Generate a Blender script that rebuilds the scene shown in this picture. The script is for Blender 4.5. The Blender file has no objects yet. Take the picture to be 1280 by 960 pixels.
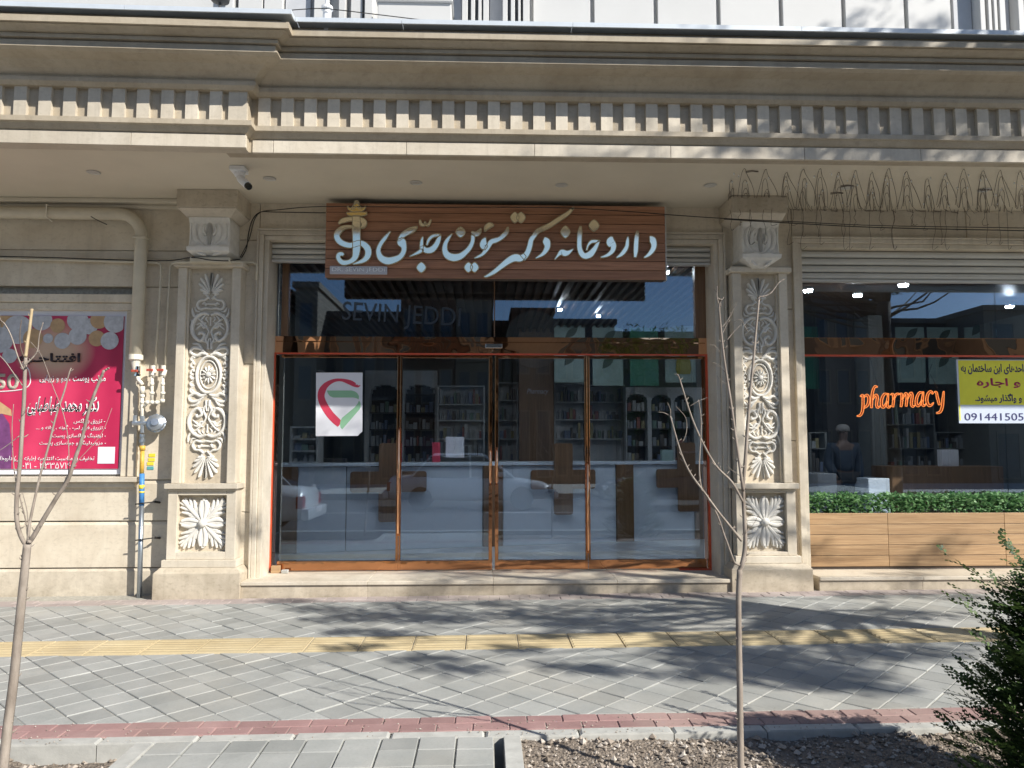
import bpy, bmesh, math, random
from mathutils import Vector, Matrix
R = random.Random(7)
SC = bpy.context.scene
COL = SC.collection
rad = math.radians
# ------------------------------------------------------------------ camera, sky, sun, exposure
CAM = Vector((0.0, -8.0, 1.547)); PITCH = 4.6; YAW = -1.95; FPX = 961.0
cam = bpy.data.cameras.new('camera'); cam.sensor_width = 36.0; cam.lens = FPX / 1280.0 * 36.0
cam.clip_start = 0.05; cam.clip_end = 2000
camo = bpy.data.objects.new('camera', cam); COL.objects.link(camo); SC.camera = camo
camo.location = CAM; camo.rotation_euler = (rad(90 + PITCH), 0, rad(YAW))
SUN_EL, SUN_AZ = 35.0, 51.0            # elevation; degrees right of the facade normal (sun stands behind the camera, right)
wd = bpy.data.worlds.new('World'); SC.world = wd; wd.use_nodes = True
nt = wd.node_tree; bg = nt.nodes['Background']
sk = nt.nodes.new('ShaderNodeTexSky'); sk.sky_type = 'NISHITA'; sk.sun_disc = False
sk.sun_elevation = rad(SUN_EL); sk.sun_rotation = rad(180 - SUN_AZ); sk.air_density = 1.0; sk.dust_density = 1.1; sk.ozone_density = 2.5; sk.altitude = 1350
nt.links.new(sk.outputs[0], bg.inputs[0]); bg.inputs[1].default_value = 0.085
sd = Vector((math.sin(rad(SUN_AZ)) * math.cos(rad(SUN_EL)), -math.cos(rad(SUN_AZ)) * math.cos(rad(SUN_EL)), math.sin(rad(SUN_EL))))
sl = bpy.data.lights.new('sun', 'SUN'); sl.energy = 5.0; sl.angle = rad(0.53); sl.color = (1.0, 0.95, 0.87)
so = bpy.data.objects.new('sun', sl); COL.objects.link(so); so.rotation_euler = sd.to_track_quat('Z', 'Y').to_euler(); so.location = sd * 30
SC.view_settings.view_transform = 'Standard'; SC.view_settings.look = 'None'
SC.view_settings.exposure = 0.5; SC.view_settings.gamma = 1.0

# measurement helpers: a direction seen in the photograph met with a vertical plane y=Y or with the pavement
_fw = Vector((-math.sin(rad(YAW)) * math.cos(rad(PITCH)), math.cos(rad(YAW)) * math.cos(rad(PITCH)), math.sin(rad(PITCH))))
_rt = Vector((math.cos(rad(YAW)), math.sin(rad(YAW)), 0)); _up = _rt.cross(_fw)
def _ray(px, py): return _fw + _rt * ((px - 640) / FPX) - _up * ((py - 480) / FPX)
def W(px, py, Y):
    d = _ray(px, py); t = (Y - CAM.y) / d.y; p = CAM + d * t
    return p.x, p.z
def WX(px, py, Y): return W(px, py, Y)[0]
def WZ(px, py, Y): return W(px, py, Y)[1]
GA, GB, GC = 0.075, 0.0065, 0.012      # pavement plane
def zg(x, y): return GA + GB * x + GC * (y + 0.27)
def G(px, py, dz=0.0):
    d = _ray(px, py)
    t = (GA + dz + GB * CAM.x + GC * (CAM.y + .27) - CAM.z) / (d.z - GB * d.x - GC * d.y)
    p = CAM + d * t
    return p.x, p.y

# ------------------------------------------------------------------ object helpers
def tag(o, label=None, cat=None, group=None, kind=None):
    if label: o['label'] = label
    if cat: o['category'] = cat
    if group: o['group'] = group
    if kind: o['kind'] = kind
    return o
def empty(name, loc=(0, 0, 0), label=None, cat=None, group=None, rz=0):
    o = bpy.data.objects.new(name, None); COL.objects.link(o); o.location = loc; o.rotation_euler = (0, 0, rz)
    o.empty_display_size = 0.1
    return tag(o, label, cat, group)
class MB:
    def __init__(s): s.v = []; s.f = []; s.m = []
    def face(s, pts, m=0):
        n = len(s.v); s.v += [tuple(p) for p in pts]; s.f.append(tuple(range(n, n + len(pts)))); s.m.append(m)
    def box(s, x0, x1, y0, y1, z0, z1, m=0, T=None):
        n = len(s.v)
        P = [(x0, y0, z0), (x1, y0, z0), (x1, y1, z0), (x0, y1, z0), (x0, y0, z1), (x1, y0, z1), (x1, y1, z1), (x0, y1, z1)]
        if T is not None: P = [tuple(T @ Vector(p)) for p in P]
        s.v += P
        for f in ((0, 3, 2, 1), (4, 5, 6, 7), (0, 1, 5, 4), (1, 2, 6, 5), (2, 3, 7, 6), (3, 0, 4, 7)):
            s.f.append(tuple(n + i for i in f)); s.m.append(m)
    def prism(s, pts, axis, a, b, m=0):
        # pts: 2D ccw outline; axis 'x' -> (y,z) section from x=a..b ; 'y' -> (x,z) section ; 'z' -> (x,y)
        def mk(p, t):
            return (t, p[0], p[1]) if axis == 'x' else ((p[0], t, p[1]) if axis == 'y' else (p[0], p[1], t))
        n = len(s.v); k = len(pts)
        s.v += [mk(p, a) for p in pts] + [mk(p, b) for p in pts]
        s.f.append(tuple(range(n + k - 1, n - 1, -1))); s.f.append(tuple(range(n + k, n + 2 * k)))
        s.m += [m, m]
        for i in range(k):
            j = (i + 1) % k
            s.f.append((n + i, n + j, n + k + j, n + k + i)); s.m.append(m)
    def tube(s, pts, r, seg=8, m=0, cap=True, closed=False):
        pts = [Vector(p) for p in pts]; k = len(pts)
        rr = r if isinstance(r, (list, tuple)) else [r] * k
        n = len(s.v); prev = None
        for i, p in enumerate(pts):
            if closed: t = (pts[(i + 1) % k] - pts[i - 1])
            else: t = (pts[min(i + 1, k - 1)] - pts[max(i - 1, 0)])
            if t.length < 1e-9: t = Vector((0, 0, 1))
            t.normalize()
            if prev is None:
                a = Vector((0, 0, 1)) if abs(t.z) < .9 else Vector((1, 0, 0))
                u = t.cross(a).normalized()
            else:
                u = (prev - t * prev.dot(t))
                u = u.normalized() if u.length > 1e-6 else t.orthogonal().normalized()
            prev = u; w = t.cross(u)
            for j in range(seg):
                an = 2 * math.pi * j / seg
                s.v.append(tuple(p + (u * math.cos(an) + w * math.sin(an)) * rr[i]))
        for i in range(k if closed else k - 1):
            a = n + i * seg; b = n + ((i + 1) % k) * seg
            for j in range(seg):
                j2 = (j + 1) % seg
                s.f.append((a + j, a + j2, b + j2, b + j)); s.m.append(m)
        if cap and not closed:
            s.f.append(tuple(n + j for j in range(seg - 1, -1, -1))); s.m.append(m)
            s.f.append(tuple(n + (k - 1) * seg + j for j in range(seg))); s.m.append(m)
    def lathe(s, prof, seg=20, m=0, T=None):   # prof: (r,z)
        n = len(s.v)
        for r, z in prof:
            for j in range(seg):
                an = 2 * math.pi * j / seg
                p = Vector((r * math.cos(an), r * math.sin(an), z))
                if T is not None: p = T @ p
                s.v.append(tuple(p))
        for i in range(len(prof) - 1):
            for j in range(seg):
                j2 = (j + 1) % seg; a = n + i * seg; b = a + seg
                s.f.append((a + j, a + j2, b + j2, b + j)); s.m.append(m)
        s.f.append(tuple(n + j for j in range(seg - 1, -1, -1))); s.m.append(m)
        s.f.append(tuple(n + (len(prof) - 1) * seg + j for j in range(seg))); s.m.append(m)
    def data(s, name, mats, smooth=False):
        me = bpy.data.meshes.new(name); me.from_pydata(s.v, [], s.f); 
        for mt in (mats if isinstance(mats, (list, tuple)) else [mats]): me.materials.append(mt)
        me.polygons.foreach_set('material_index', s.m)
        if smooth: me.polygons.foreach_set('use_smooth', [True] * len(s.f))
        me.update(); return me
    def build(s, name, mats, parent=None, smooth=False, bevel=0, label=None, cat=None, group=None, kind=None, loc=None, recalc=True):
        me = s.data(name, mats, smooth)
        if recalc:
            bm = bmesh.new(); bm.from_mesh(me); bmesh.ops.recalc_face_normals(bm, faces=bm.faces); bm.to_mesh(me); bm.free()
        o = bpy.data.objects.new(name, me); COL.objects.link(o)
        if parent is not None:
            o.parent = parent
            # children are modelled in world coordinates
            o.matrix_parent_inverse = WINV(parent)
        if loc: o.location = loc
        if bevel:
            b = o.modifiers.new('bevel', 'BEVEL'); b.width = bevel; b.segments = 2; b.limit_method = 'ANGLE'; b.angle_limit = rad(35)
        if smooth == 'auto':
            pass
        return tag(o, label, cat, group, kind)
def wmat(o):
    m = Matrix.Translation(o.location) @ o.rotation_euler.to_matrix().to_4x4() @ Matrix.Diagonal((*o.scale, 1))
    return (wmat(o.parent) @ o.matrix_parent_inverse @ m) if o.parent else m
def WINV(o): return wmat(o).inverted()
def inst(name, me, parent, loc=(0, 0, 0), rot=(0, 0, 0), scale=(1, 1, 1), label=None, cat=None, group=None, kind=None):
    o = bpy.data.objects.new(name, me); COL.objects.link(o)
    o.location = loc; o.rotation_euler = rot; o.scale = scale
    if parent is not None: o.parent = parent; o.matrix_parent_inverse = WINV(parent)
    return tag(o, label, cat, group, kind)

# smooth curve through points (Catmull-Rom); points may carry a width
def smooth_pts(P, n=6):
    P = [tuple(map(float, p)) for p in P]
    if len(P) < 3: return P
    out = []
    for i in range(len(P) - 1):
        p0 = P[max(i - 1, 0)]; p1 = P[i]; p2 = P[i + 1]; p3 = P[min(i + 2, len(P) - 1)]
        for k in range(n):
            t = k / n
            out.append(tuple(.5 * ((2 * b) + (-a + c) * t + (2 * a - 5 * b + 4 * c - d) * t * t + (-a + 3 * b - 3 * c + d) * t ** 3)
                             for a, b, c, d in zip(p0, p1, p2, p3)))
    out.append(P[-1]); return out
def ribbon_outline(P):
    # P: (x,y,w) -> closed outline
    L, Rr = [], []
    k = len(P)
    for i, (x, y, w) in enumerate(P):
        a = P[max(i - 1, 0)]; b = P[min(i + 1, k - 1)]
        dx, dy = b[0] - a[0], b[1] - a[1]; d = math.hypot(dx, dy) or 1
        nx, ny = -dy / d, dx / d; h = max(w, .5) / 2
        L.append((x + nx * h, y + ny * h)); Rr.append((x - nx * h, y - ny * h))
    return L + Rr[::-1]
RW = [1.0]
def relief_stroke(mb, P, Y, hgt, m=0, seg=6, n=5):
    # half-round raised stroke lying on the plane y=Y, P: (x,z,w) in metres, bulging toward -y
    P = smooth_pts([(a_, b_, c_ * RW[0]) for a_, b_, c_ in P], n); k = len(P); base = len(mb.v)
    for i, (x, z, w) in enumerate(P):
        a = P[max(i - 1, 0)]; b = P[min(i + 1, k - 1)]
        dx, dz = b[0] - a[0], b[1] - a[1]; d = math.hypot(dx, dz) or 1
        nx, nz = -dz / d, dx / d; h = max(w, .002) / 2
        hh = hgt * min(1.0, .35 + .65 * w / max(.02, w))
        for j in range(seg + 1):
            an = math.pi * j / seg
            mb.v.append((x + nx * h * math.cos(an), Y - hh * math.sin(an), z + nz * h * math.cos(an)))
    for i in range(k - 1):
        for j in range(seg):
            a = base + i * (seg + 1) + j
            mb.f.append((a, a + 1, a + seg + 2, a + seg + 1)); mb.m.append(m)
    mb.f.append(tuple(base + j for j in range(seg + 1))); mb.m.append(m)
    e = base + (k - 1) * (seg + 1)
    mb.f.append(tuple(e + j for j in range(seg, -1, -1))); mb.m.append(m)

# ------------------------------------------------------------------ materials
class N:
    def __init__(s, name):
        s.mat = bpy.data.materials.new(name); s.mat.use_nodes = True; s.nt = s.mat.node_tree
        s.b = s.nt.nodes['Principled BSDF']; s.out = s.nt.nodes['Material Output']
        s.tc = s.nt.nodes.new('ShaderNodeTexCoord')
    def n(s, t, **kw):
        o = s.nt.nodes.new('ShaderNode' + t)
        for k, v in kw.items():
            if k.startswith('i_'):
                key = k[2:].replace('_', ' ')
                o.inputs[key].default_value = v
            else: setattr(o, k, v)
        return o
    def l(s, a, b): s.nt.links.new(a, b)
    def noise(s, scale, detail=5, rough=.55, vec=None, sc=None, dist=0):
        o = s.n('TexNoise'); o.inputs['Scale'].default_value = scale; o.inputs['Detail'].default_value = detail
        o.inputs['Roughness'].default_value = rough; o.inputs['Distortion'].default_value = dist
        v = vec or s.tc.outputs['Object']
        if sc:
            mp = s.n('Mapping'); mp.inputs['Scale'].default_value = sc; s.l(v, mp.inputs['Vector']); v = mp.outputs[0]
        s.l(v, o.inputs['Vector']); return o.outputs['Fac']
    def ramp(s, fac, stops):
        o = s.n('ValToRGB'); e = o.color_ramp.elements
        while len(e) < len(stops): e.new(.5)
        for i, (p, c) in enumerate(stops): e[i].position = p; e[i].color = (*c, 1) if len(c) == 3 else c
        s.l(fac, o.inputs[0]); return o.outputs[0]
    def mix(s, fac, a, b, mode='MIX'):
        o = s.n('Mix'); o.data_type = 'RGBA'; o.blend_type = mode
        for idx, v in ((0, fac), (6, a), (7, b)):
            if isinstance(v, (int, float)): o.inputs[idx].default_value = v
            elif isinstance(v, tuple): o.inputs[idx].default_value = (*v, 1)
            else: s.l(v, o.inputs[idx])
        return o.outputs[2]
    def math(s, op, a, b=0.0):
        o = s.n('Math'); o.operation = op
        for i, v in enumerate((a, b)):
            if isinstance(v, (int, float)): o.inputs[i].default_value = v
            else: s.l(v, o.inputs[i])
        return o.outputs[0]
    def bump(s, h, st=.3, dist=.01):
        o = s.n('Bump'); o.inputs['Strength'].default_value = st; o.inputs['Distance'].default_value = dist
        s.l(h, o.inputs['Height']); s.l(o.outputs[0], s.b.inputs['Normal'])
    def vary(s, col, amt=.1):
        oi = s.n('ObjectInfo'); ge = s.n('NewGeometry')
        r = s.math('FRACT', s.math('ADD', oi.outputs['Random'], ge.outputs['Random Per Island']))
        v = s.math('ADD', s.math('MULTIPLY', r, 2 * amt), 1 - amt)
        h = s.n('HueSaturation'); s.l(v, h.inputs['Value'])
        if isinstance(col, tuple): h.inputs['Color'].default_value = (*col, 1)
        else: s.l(col, h.inputs['Color'])
        return h.outputs[0]
    def base(s, c):
        if isinstance(c, tuple): s.b.inputs['Base Color'].default_value = (*c, 1)
        else: s.l(c, s.b.inputs['Base Color'])
    def rough(s, r):
        if isinstance(r, (int, float)): s.b.inputs['Roughness'].default_value = r
        else: s.l(r, s.b.inputs['Roughness'])
def world_pos(m):
    g = m.n('NewGeometry'); return g.outputs['Position']
M = {}
def stone(name, c1, c2, vein=.35, dirt=False, rough=.55, var=.08):
    m = N(name); p = world_pos(m)
    a = m.noise(2.3, 7, .62, p, dist=.6); b = m.noise(19, 5, .65, p, (1, 1, 1.6)); c = m.noise(85, 3, .6, p)
    col = m.ramp(a, [(.30, c1), (.62, c2)])
    dark = tuple(x * .72 for x in c1)
    col = m.mix(m.math('MULTIPLY', m.ramp(b, [(.52, (0, 0, 0)), (.72, (1, 1, 1))]), vein), col, dark)
    pits = m.ramp(c, [(.60, (0, 0, 0)), (.74, (1, 1, 1))])
    col = m.mix(m.math('MULTIPLY', pits, .22), col, tuple(x * .5 for x in c1))
    st_ = m.ramp(m.noise(3.0, 5, .7, p, (3.5, 3.5, .22)), [(.50, (0, 0, 0)), (.72, (1, 1, 1))])
    col = m.mix(m.math('MULTIPLY', st_, .30), col, tuple(x * .62 for x in c1))
    if dirt:
        sp = m.n('SeparateXYZ'); m.l(p, sp.inputs[0])
        low = m.n('MapRange'); m.l(sp.outputs[2], low.inputs[0]); low.inputs[1].default_value = .45; low.inputs[2].default_value = .05
        k = m.math('MULTIPLY', low.outputs[0], m.ramp(m.noise(6, 6, .7, p), [(.35, (0, 0, 0)), (.65, (1, 1, 1))]))
        col = m.mix(m.math('MULTIPLY', k, .5), col, (.22, .18, .13))
    col = m.vary(col, var)
    m.base(col); m.rough(rough)
    h = m.math('ADD', m.math('MULTIPLY', b, .5), m.math('MULTIPLY', pits, -.6))
    m.bump(h, .25, .006); M[name] = m.mat
stone('cream_stone', (.55, .475, .365), (.68, .61, .49), .5, dirt=True)
stone('moulding_stone', (.50, .44, .345), (.62, .56, .46), .3)
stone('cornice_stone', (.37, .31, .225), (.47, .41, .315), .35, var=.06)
stone('white_stone', (.66, .64, .59), (.76, .74, .70), .15, var=.02)
stone('plinth_stone', (.44, .375, .28), (.58, .51, .40), .6, dirt=True)
def plain(name, c, r=.5, met=0, nz=.0, sc=8, spec=None, bump=0, emis=None, est=1, var=0, coat=0):
    m = N(name); col = c
    if nz: col = m.mix(m.ramp(m.noise(sc, 5, .6, world_pos(m)), [(.3, (0, 0, 0)), (.7, (1, 1, 1))]), tuple(x * (1 - nz) for x in c), tuple(min(1, x * (1 + nz)) for x in c))
    if var: col = m.vary(col, var)
    m.base(col); m.rough(r); m.b.inputs['Metallic'].default_value = met
    if bump: m.bump(m.noise(sc * 6, 4, .6, world_pos(m)), bump, .004)
    if emis: m.b.inputs['Emission Color'].default_value = (*emis, 1); m.b.inputs['Emission Strength'].default_value = est
    if coat: m.b.inputs['Coat Weight'].default_value = coat; m.b.inputs['Coat Roughness'].default_value = .08
    M[name] = m.mat; return m.mat
plain('soffit_paint', (.62, .565, .455), .75, nz=.05, sc=1.5)
plain('upper_white', (.52, .52, .51), .6, nz=.03, sc=2, bump=.05)
plain('upper_grey', (.45, .46, .48), .6, nz=.05)
plain('gutter_metal', (.60, .65, .70), .4, .1, nz=.05)
plain('shutter_metal', (.56, .55, .51), .45, .3, nz=.06, sc=3)
plain('pipe_paint', (.58, .53, .42), .45, nz=.07, sc=9)
plain('gas_paint', (.74, .70, .60), .45, nz=.08, sc=20)
plain('steel', (.42, .47, .52), .35, .85, nz=.1, sc=15)
plain('regulator_grey', (.42, .46, .50), .3, .7, nz=.12, sc=20)
plain('yellow_paint', (.62, .38, .06), .5, nz=.2, sc=20)
plain('blue_print', (.06, .22, .50), .5, nz=.3, sc=40)
plain('yellow_print', (.75, .62, .05), .5)
plain('teal_print', (.10, .35, .38), .5)
plain('valve_red', (.42, .08, .05), .5)
plain('rubber', (.03, .03, .03), .6)
plain('string_wire', (.085, .065, .05), .6)
plain('black_cable', (.02, .018, .016), .5)
plain('cctv_white', (.78, .79, .80), .35)
plain('lens_black', (.01, .01, .01), .1)
plain('red_trim', (.62, .09, .035), .4, nz=.1, sc=10)
plain('orange_frame', (.52, .22, .08), .3, .3, nz=.2, sc=12)
plain('letter_edge', (.50, .43, .28), .35, .2)
plain('plaque', (.50, .50, .54), .3, .1)
plain('plaque_letter', (.80, .84, .88), .3)
plain('ornament_white', (.68, .66, .61), .55, nz=.10, sc=14, bump=.15)
plain('paper_white', (.72, .74, .80), .5, nz=.02)
plain('print_red', (.60, .05, .10), .5)
plain('print_green', (.26, .50, .32), .5)
plain('print_black', (.02, .01, .02), .5)
plain('print_white', (.80, .76, .78), .5)
plain('print_grey', (.45, .40, .33), .5)
plain('balloon_white', (.52, .53, .56), .5, nz=.18, sc=22)
plain('balloon_gold', (.52, .34, .18), .5, nz=.15, sc=15)
plain('poster_glow', (.60, .42, .28), .5)
plain('figure_purple', (.16, .05, .16), .5, nz=.3, sc=12)
plain('sheet_yellow', (.80, .78, .05), .5, nz=.04)
plain('sheet_white', (.55, .62, .75), .5)
plain('navy_print', (.02, .02, .12), .5)
plain('maroon_print', (.38, .01, .09), .5)
plain('counter_white', (.58, .66, .76), .3, nz=.03)
plain('shelf_white', (.55, .57, .58), .5, nz=.05)
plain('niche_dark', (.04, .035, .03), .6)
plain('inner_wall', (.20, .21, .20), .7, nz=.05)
plain('inner_floor', (.50, .52, .54), .2, nz=.08, sc=2)
plain('skin_dark', (.13, .08, .06), .6)
plain('cloth_black', (.02, .02, .022), .8)
plain('cloth_blue', (.018, .03, .05), .8)
plain('cloth_white', (.22, .21, .20), .8)
plain('green_panel', (.04, .22, .14), .4)
plain('pale_panel', (.30, .42, .40), .4, nz=.15, sc=4)
plain('dark_print', (.05, .09, .07), .5)
plain('asphalt', (.055, .055, .058), .85, nz=.2, sc=3, bump=.3)
plain('curb_concrete', (.44, .44, .41), .8, nz=.14, sc=12, bump=.25, var=.05)
plain('joint_sand', (.36, .345, .30), .95, nz=.25, sc=30, bump=.2)
plain('car_white', (.75, .76, .77), .25, coat=.6)
plain('car_dark', (.05, .06, .08), .25, .3, coat=.6)
plain('car_glass', (.02, .025, .03), .05)
plain('tyre', (.02, .02, .02), .8)
plain('rim', (.5, .5, .52), .3, .9)
plain('tail_red', (.4, .01, .01), .2)
plain('head_clear', (.6, .6, .62), .1)
plain('brick_brown', (.11, .062, .04), .85, nz=.2, sc=5)
plain('facade_beige', (.22, .19, .15), .8, nz=.1, sc=2)
plain('facade_grey', (.13, .12, .11), .8, nz=.1, sc=2)
plain('facade_dark', (.07, .052, .04), .8, nz=.15, sc=2)
plain('far_glass', (.05, .07, .09), .08)
plain('railing', (.03, .03, .03), .5)
plain('neon', (.9, .25, .05), .5, emis=(1.0, .30, .07), est=1.6)
plain('neon_body', (.30, .05, .015), .5, emis=(.55, .10, .02), est=.35)
plain('lamp_glow', (1, 1, 1), .5, emis=(.86, .93, 1), est=260)
plain('lamp_soft', (1, 1, 1), .5, emis=(.95, .97, 1), est=45)
plain('socket', (.30, .27, .22), .5)
plain('oil_yellow', (.30, .28, .02), .4)

def wood(name, c1, c2, axis='x', sc=1.0, rough=.45, gap=.06, coat=0):
    m = N(name); p = world_pos(m)
    st = (.6, 9, 16) if axis == 'x' else (16, 9, .6)
    oi = m.n('ObjectInfo'); add = m.n('VectorMath'); add.operation = 'ADD'
    cmb = m.n('CombineXYZ'); m.l(m.math('MULTIPLY', oi.outputs['Random'], 30), cmb.inputs[0]); m.l(m.math('MULTIPLY', oi.outputs['Random'], 17), cmb.inputs[2])
    m.l(p, add.inputs[0]); m.l(cmb.outputs[0], add.inputs[1]); q = add.outputs[0]
    a = m.noise(1.6 * sc, 6, .6, q, st, dist=1.2); b = m.noise(7 * sc, 4, .6, q, st)
    col = m.ramp(a, [(.28, c1), (.5, tuple((x + y) / 2 for x, y in zip(c1, c2))), (.7, c2)])
    col = m.mix(m.math('MULTIPLY', m.ramp(b, [(.45, (0, 0, 0)), (.75, (1, 1, 1))]), .5), col, tuple(x * .55 for x in c1))
    col = m.vary(col, gap); m.base(col); m.rough(rough); m.bump(b, .12, .003)
    if coat: m.b.inputs['Coat Weight'].default_value = coat
    M[name] = m.mat
wood('sign_wood', (.27, .125, .065), (.45, .225, .13), gap=.12)
wood('planter_wood', (.32, .195, .10), (.50, .335, .185), gap=.09)
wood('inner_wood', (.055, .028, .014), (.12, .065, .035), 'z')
wood('counter_wood', (.14, .075, .035), (.24, .14, .075), 'z')
def mirror(name, c, r=.04, wav=.0, sc=6, met=1.0):
    m = N(name); m.base(c); m.b.inputs['Metallic'].default_value = met; m.rough(r)
    if wav: m.bump(m.noise(sc, 1, .4, world_pos(m), (1, 1, 1.3), dist=.5), wav, .02)
    M[name] = m.mat
mirror('copper_mirror', (.90, .50, .29), .015, .26, 2.3)
mirror('copper_frame', (.52, .25, .125), .06, .12, 7)
mirror('letter_mirror', (1.0, .92, .70), .10, .03, 10)
mirror('gold_mirror', (.95, .72, .30), .12, .05, 10)
mirror('chrome', (.7, .7, .7), .1)
def glass(name, tint, boost=1.0, wav=.0):
    m = N(name); nt = m.nt; nt.nodes.remove(m.b)
    tr = m.n('BsdfTransparent'); tr.inputs[0].default_value = (*tint, 1)
    gl = m.n('BsdfGlossy'); gl.inputs['Roughness'].default_value = .004; gl.inputs[0].default_value = (.66, .82, 1, 1)
    fr = m.n('Fresnel'); fr.inputs['IOR'].default_value = 1.5
    fac = m.math('MINIMUM', m.math('MULTIPLY', fr.outputs[0], boost), 1.0)
    if wav:
        bp = m.n('Bump'); bp.inputs['Strength'].default_value = wav; bp.inputs['Distance'].default_value = .01
        m.l(m.noise(1.1, 2, .4, world_pos(m)), bp.inputs['Height']); m.l(bp.outputs[0], gl.inputs['Normal'])
    ms = m.n('MixShader'); m.l(fac, ms.inputs[0]); m.l(tr.outputs[0], ms.inputs[1]); m.l(gl.outputs[0], ms.inputs[2])
    m.l(ms.outputs[0], m.out.inputs['Surface']); M[name] = m.mat
glass('shop_glass', (.80, .83, .85), 3.0, .02)
def paver(name, c1, c2, var=.13, rib=False):
    m = N(name); p = world_pos(m)
    a = m.noise(3.0, 6, .65, p); b = m.noise(70, 4, .7, p); c = m.noise(.7, 4, .6, p)
    col = m.ramp(a, [(.3, c1), (.7, c2)])
    col = m.vary(col, var)
    col = m.mix(m.math('MULTIPLY', m.ramp(b, [(.5, (0, 0, 0)), (.75, (1, 1, 1))]), .25), col, tuple(x * .55 for x in c1))
    col = m.mix(m.math('MULTIPLY', m.ramp(c, [(.48, (0, 0, 0)), (.62, (1, 1, 1))]), .22), col, (.46, .42, .34))
    d = m.ramp(m.noise(1.6, 6, .7, p, dist=.7), [(.56, (0, 0, 0)), (.70, (1, 1, 1))]); col = m.mix(m.math('MULTIPLY', d, .28), col, tuple(x * .6 for x in c1))
    v = m.n('TexVoronoi'); v.inputs['Scale'].default_value = 2.6; m.l(p, v.inputs['Vector']); gm = m.ramp(v.outputs['Distance'], [(.028, (1, 1, 1)), (.04, (0, 0, 0))]); col = m.mix(m.math('MULTIPLY', gm, .6), col, (.10, .095, .085))
    m.base(col); m.rough(.82); m.bump(b, .35, .004); M[name] = m.mat
paver('paver_grey', (.29, .30, .285), (.38, .385, .365))
paver('brick_dusty', (.33, .275, .26), (.43, .375, .355))
paver('brick_red', (.27, .155, .148), (.37, .235, .222))
paver('slab_yellow', (.44, .35, .20), (.58, .48, .29), .05)
def soil():
    m = N('soil'); p = world_pos(m)
    a = m.noise(5, 8, .7, p); b = m.noise(60, 5, .7, p)
    v = m.n('TexVoronoi'); v.inputs['Scale'].default_value = 55; m.l(p, v.inputs['Vector'])
    col = m.ramp(a, [(.3, (.20, .16, .125)), (.7, (.34, .29, .235))])
    col = m.mix(m.math('MULTIPLY', b, .5), col, (.13, .105, .085))
    m.base(col); m.rough(.95); m.bump(m.math('ADD', m.math('MULTIPLY', v.outputs['Distance'], -1), b), .8, .02); M['soil'] = m.mat
soil()
def pebble():
    m = N('pebble'); g = m.n('NewGeometry'); oi = m.n('ObjectInfo')
    col = m.ramp(g.outputs['Random Per Island'], [(0, (.16, .13, .10)), (.5, (.33, .28, .23)), (1, (.50, .45, .39))])
    m.base(col); m.rough(.9); M['pebble'] = m.mat
pebble()
def leaf(name, c1, c2, tr=.3):
    m = N(name); g = m.n('NewGeometry'); p = world_pos(m)
    r = m.math('FRACT', m.math('ADD', g.outputs['Random Per Island'], m.noise(5, 2, .5, p)))
    col = m.ramp(r, [(0, c1), (1, c2)]); m.base(col); m.rough(.55)
    m.b.inputs['Transmission Weight'].default_value = 0
    t = m.n('BsdfTranslucent'); m.l(col, t.inputs[0]); ms = m.n('MixShader'); ms.inputs[0].default_value = tr
    m.l(m.b.outputs[0], ms.inputs[1]); m.l(t.outputs[0], ms.inputs[2]); m.l(ms.outputs[0], m.out.inputs['Surface']); M[name] = m.mat
leaf('thuja_leaf', (.018, .045, .012), (.10, .165, .04), .25)
leaf('hedge_leaf', (.06, .17, .06), (.26, .46, .20), .35)
leaf('pine_leaf', (.03, .06, .02), (.07, .11, .035), .2)
def bark(name, c1, c2):
    m = N(name); p = world_pos(m); a = m.noise(14, 6, .7, p, (1, 1, .35)); m.base(m.ramp(a, [(.3, c1), (.7, c2)])); m.rough(.85)
    m.bump(a, .5, .006); M[name] = m.mat
bark('bark_grey', (.19, .155, .125), (.37, .32, .27)); bark('bark_dark', (.07, .05, .035), (.15, .11, .08)); bark('cut_wood', (.36, .27, .15), (.50, .40, .25))
def poster():
    m = N('poster_pink'); p = world_pos(m)
    a = m.noise(1.2, 3, .5, p, (1, 1, 1)); w = m.n('TexWave'); w.inputs['Scale'].default_value = 1.1; w.inputs['Distortion'].default_value = 4; w.inputs['Detail'].default_value = 3
    m.l(p, w.inputs['Vector'])
    col = m.ramp(a, [(.3, (.44, .015, .07)), (.7, (.66, .05, .13))])
    col = m.mix(m.math('MULTIPLY', w.outputs['Fac'], .35), col, (.34, .008, .055))
    sp = m.n('SeparateXYZ'); m.l(p, sp.inputs[0]); cx, cz = W(68, 445, .02)
    dx = m.math('DIVIDE', m.math('SUBTRACT', sp.outputs[0], cx), .42); dz = m.math('DIVIDE', m.math('SUBTRACT', sp.outputs[2], cz + .05), .34)
    d2 = m.math('ADD', m.math('MULTIPLY', dx, dx), m.math('MULTIPLY', dz, dz))
    col = m.mix(m.ramp(d2, [(.10, (1, 1, 1)), (1.0, (0, 0, 0))]), col, (.62, .43, .30))
    m.base(col); m.rough(.35); M['poster_pink'] = m.mat
poster()
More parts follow.
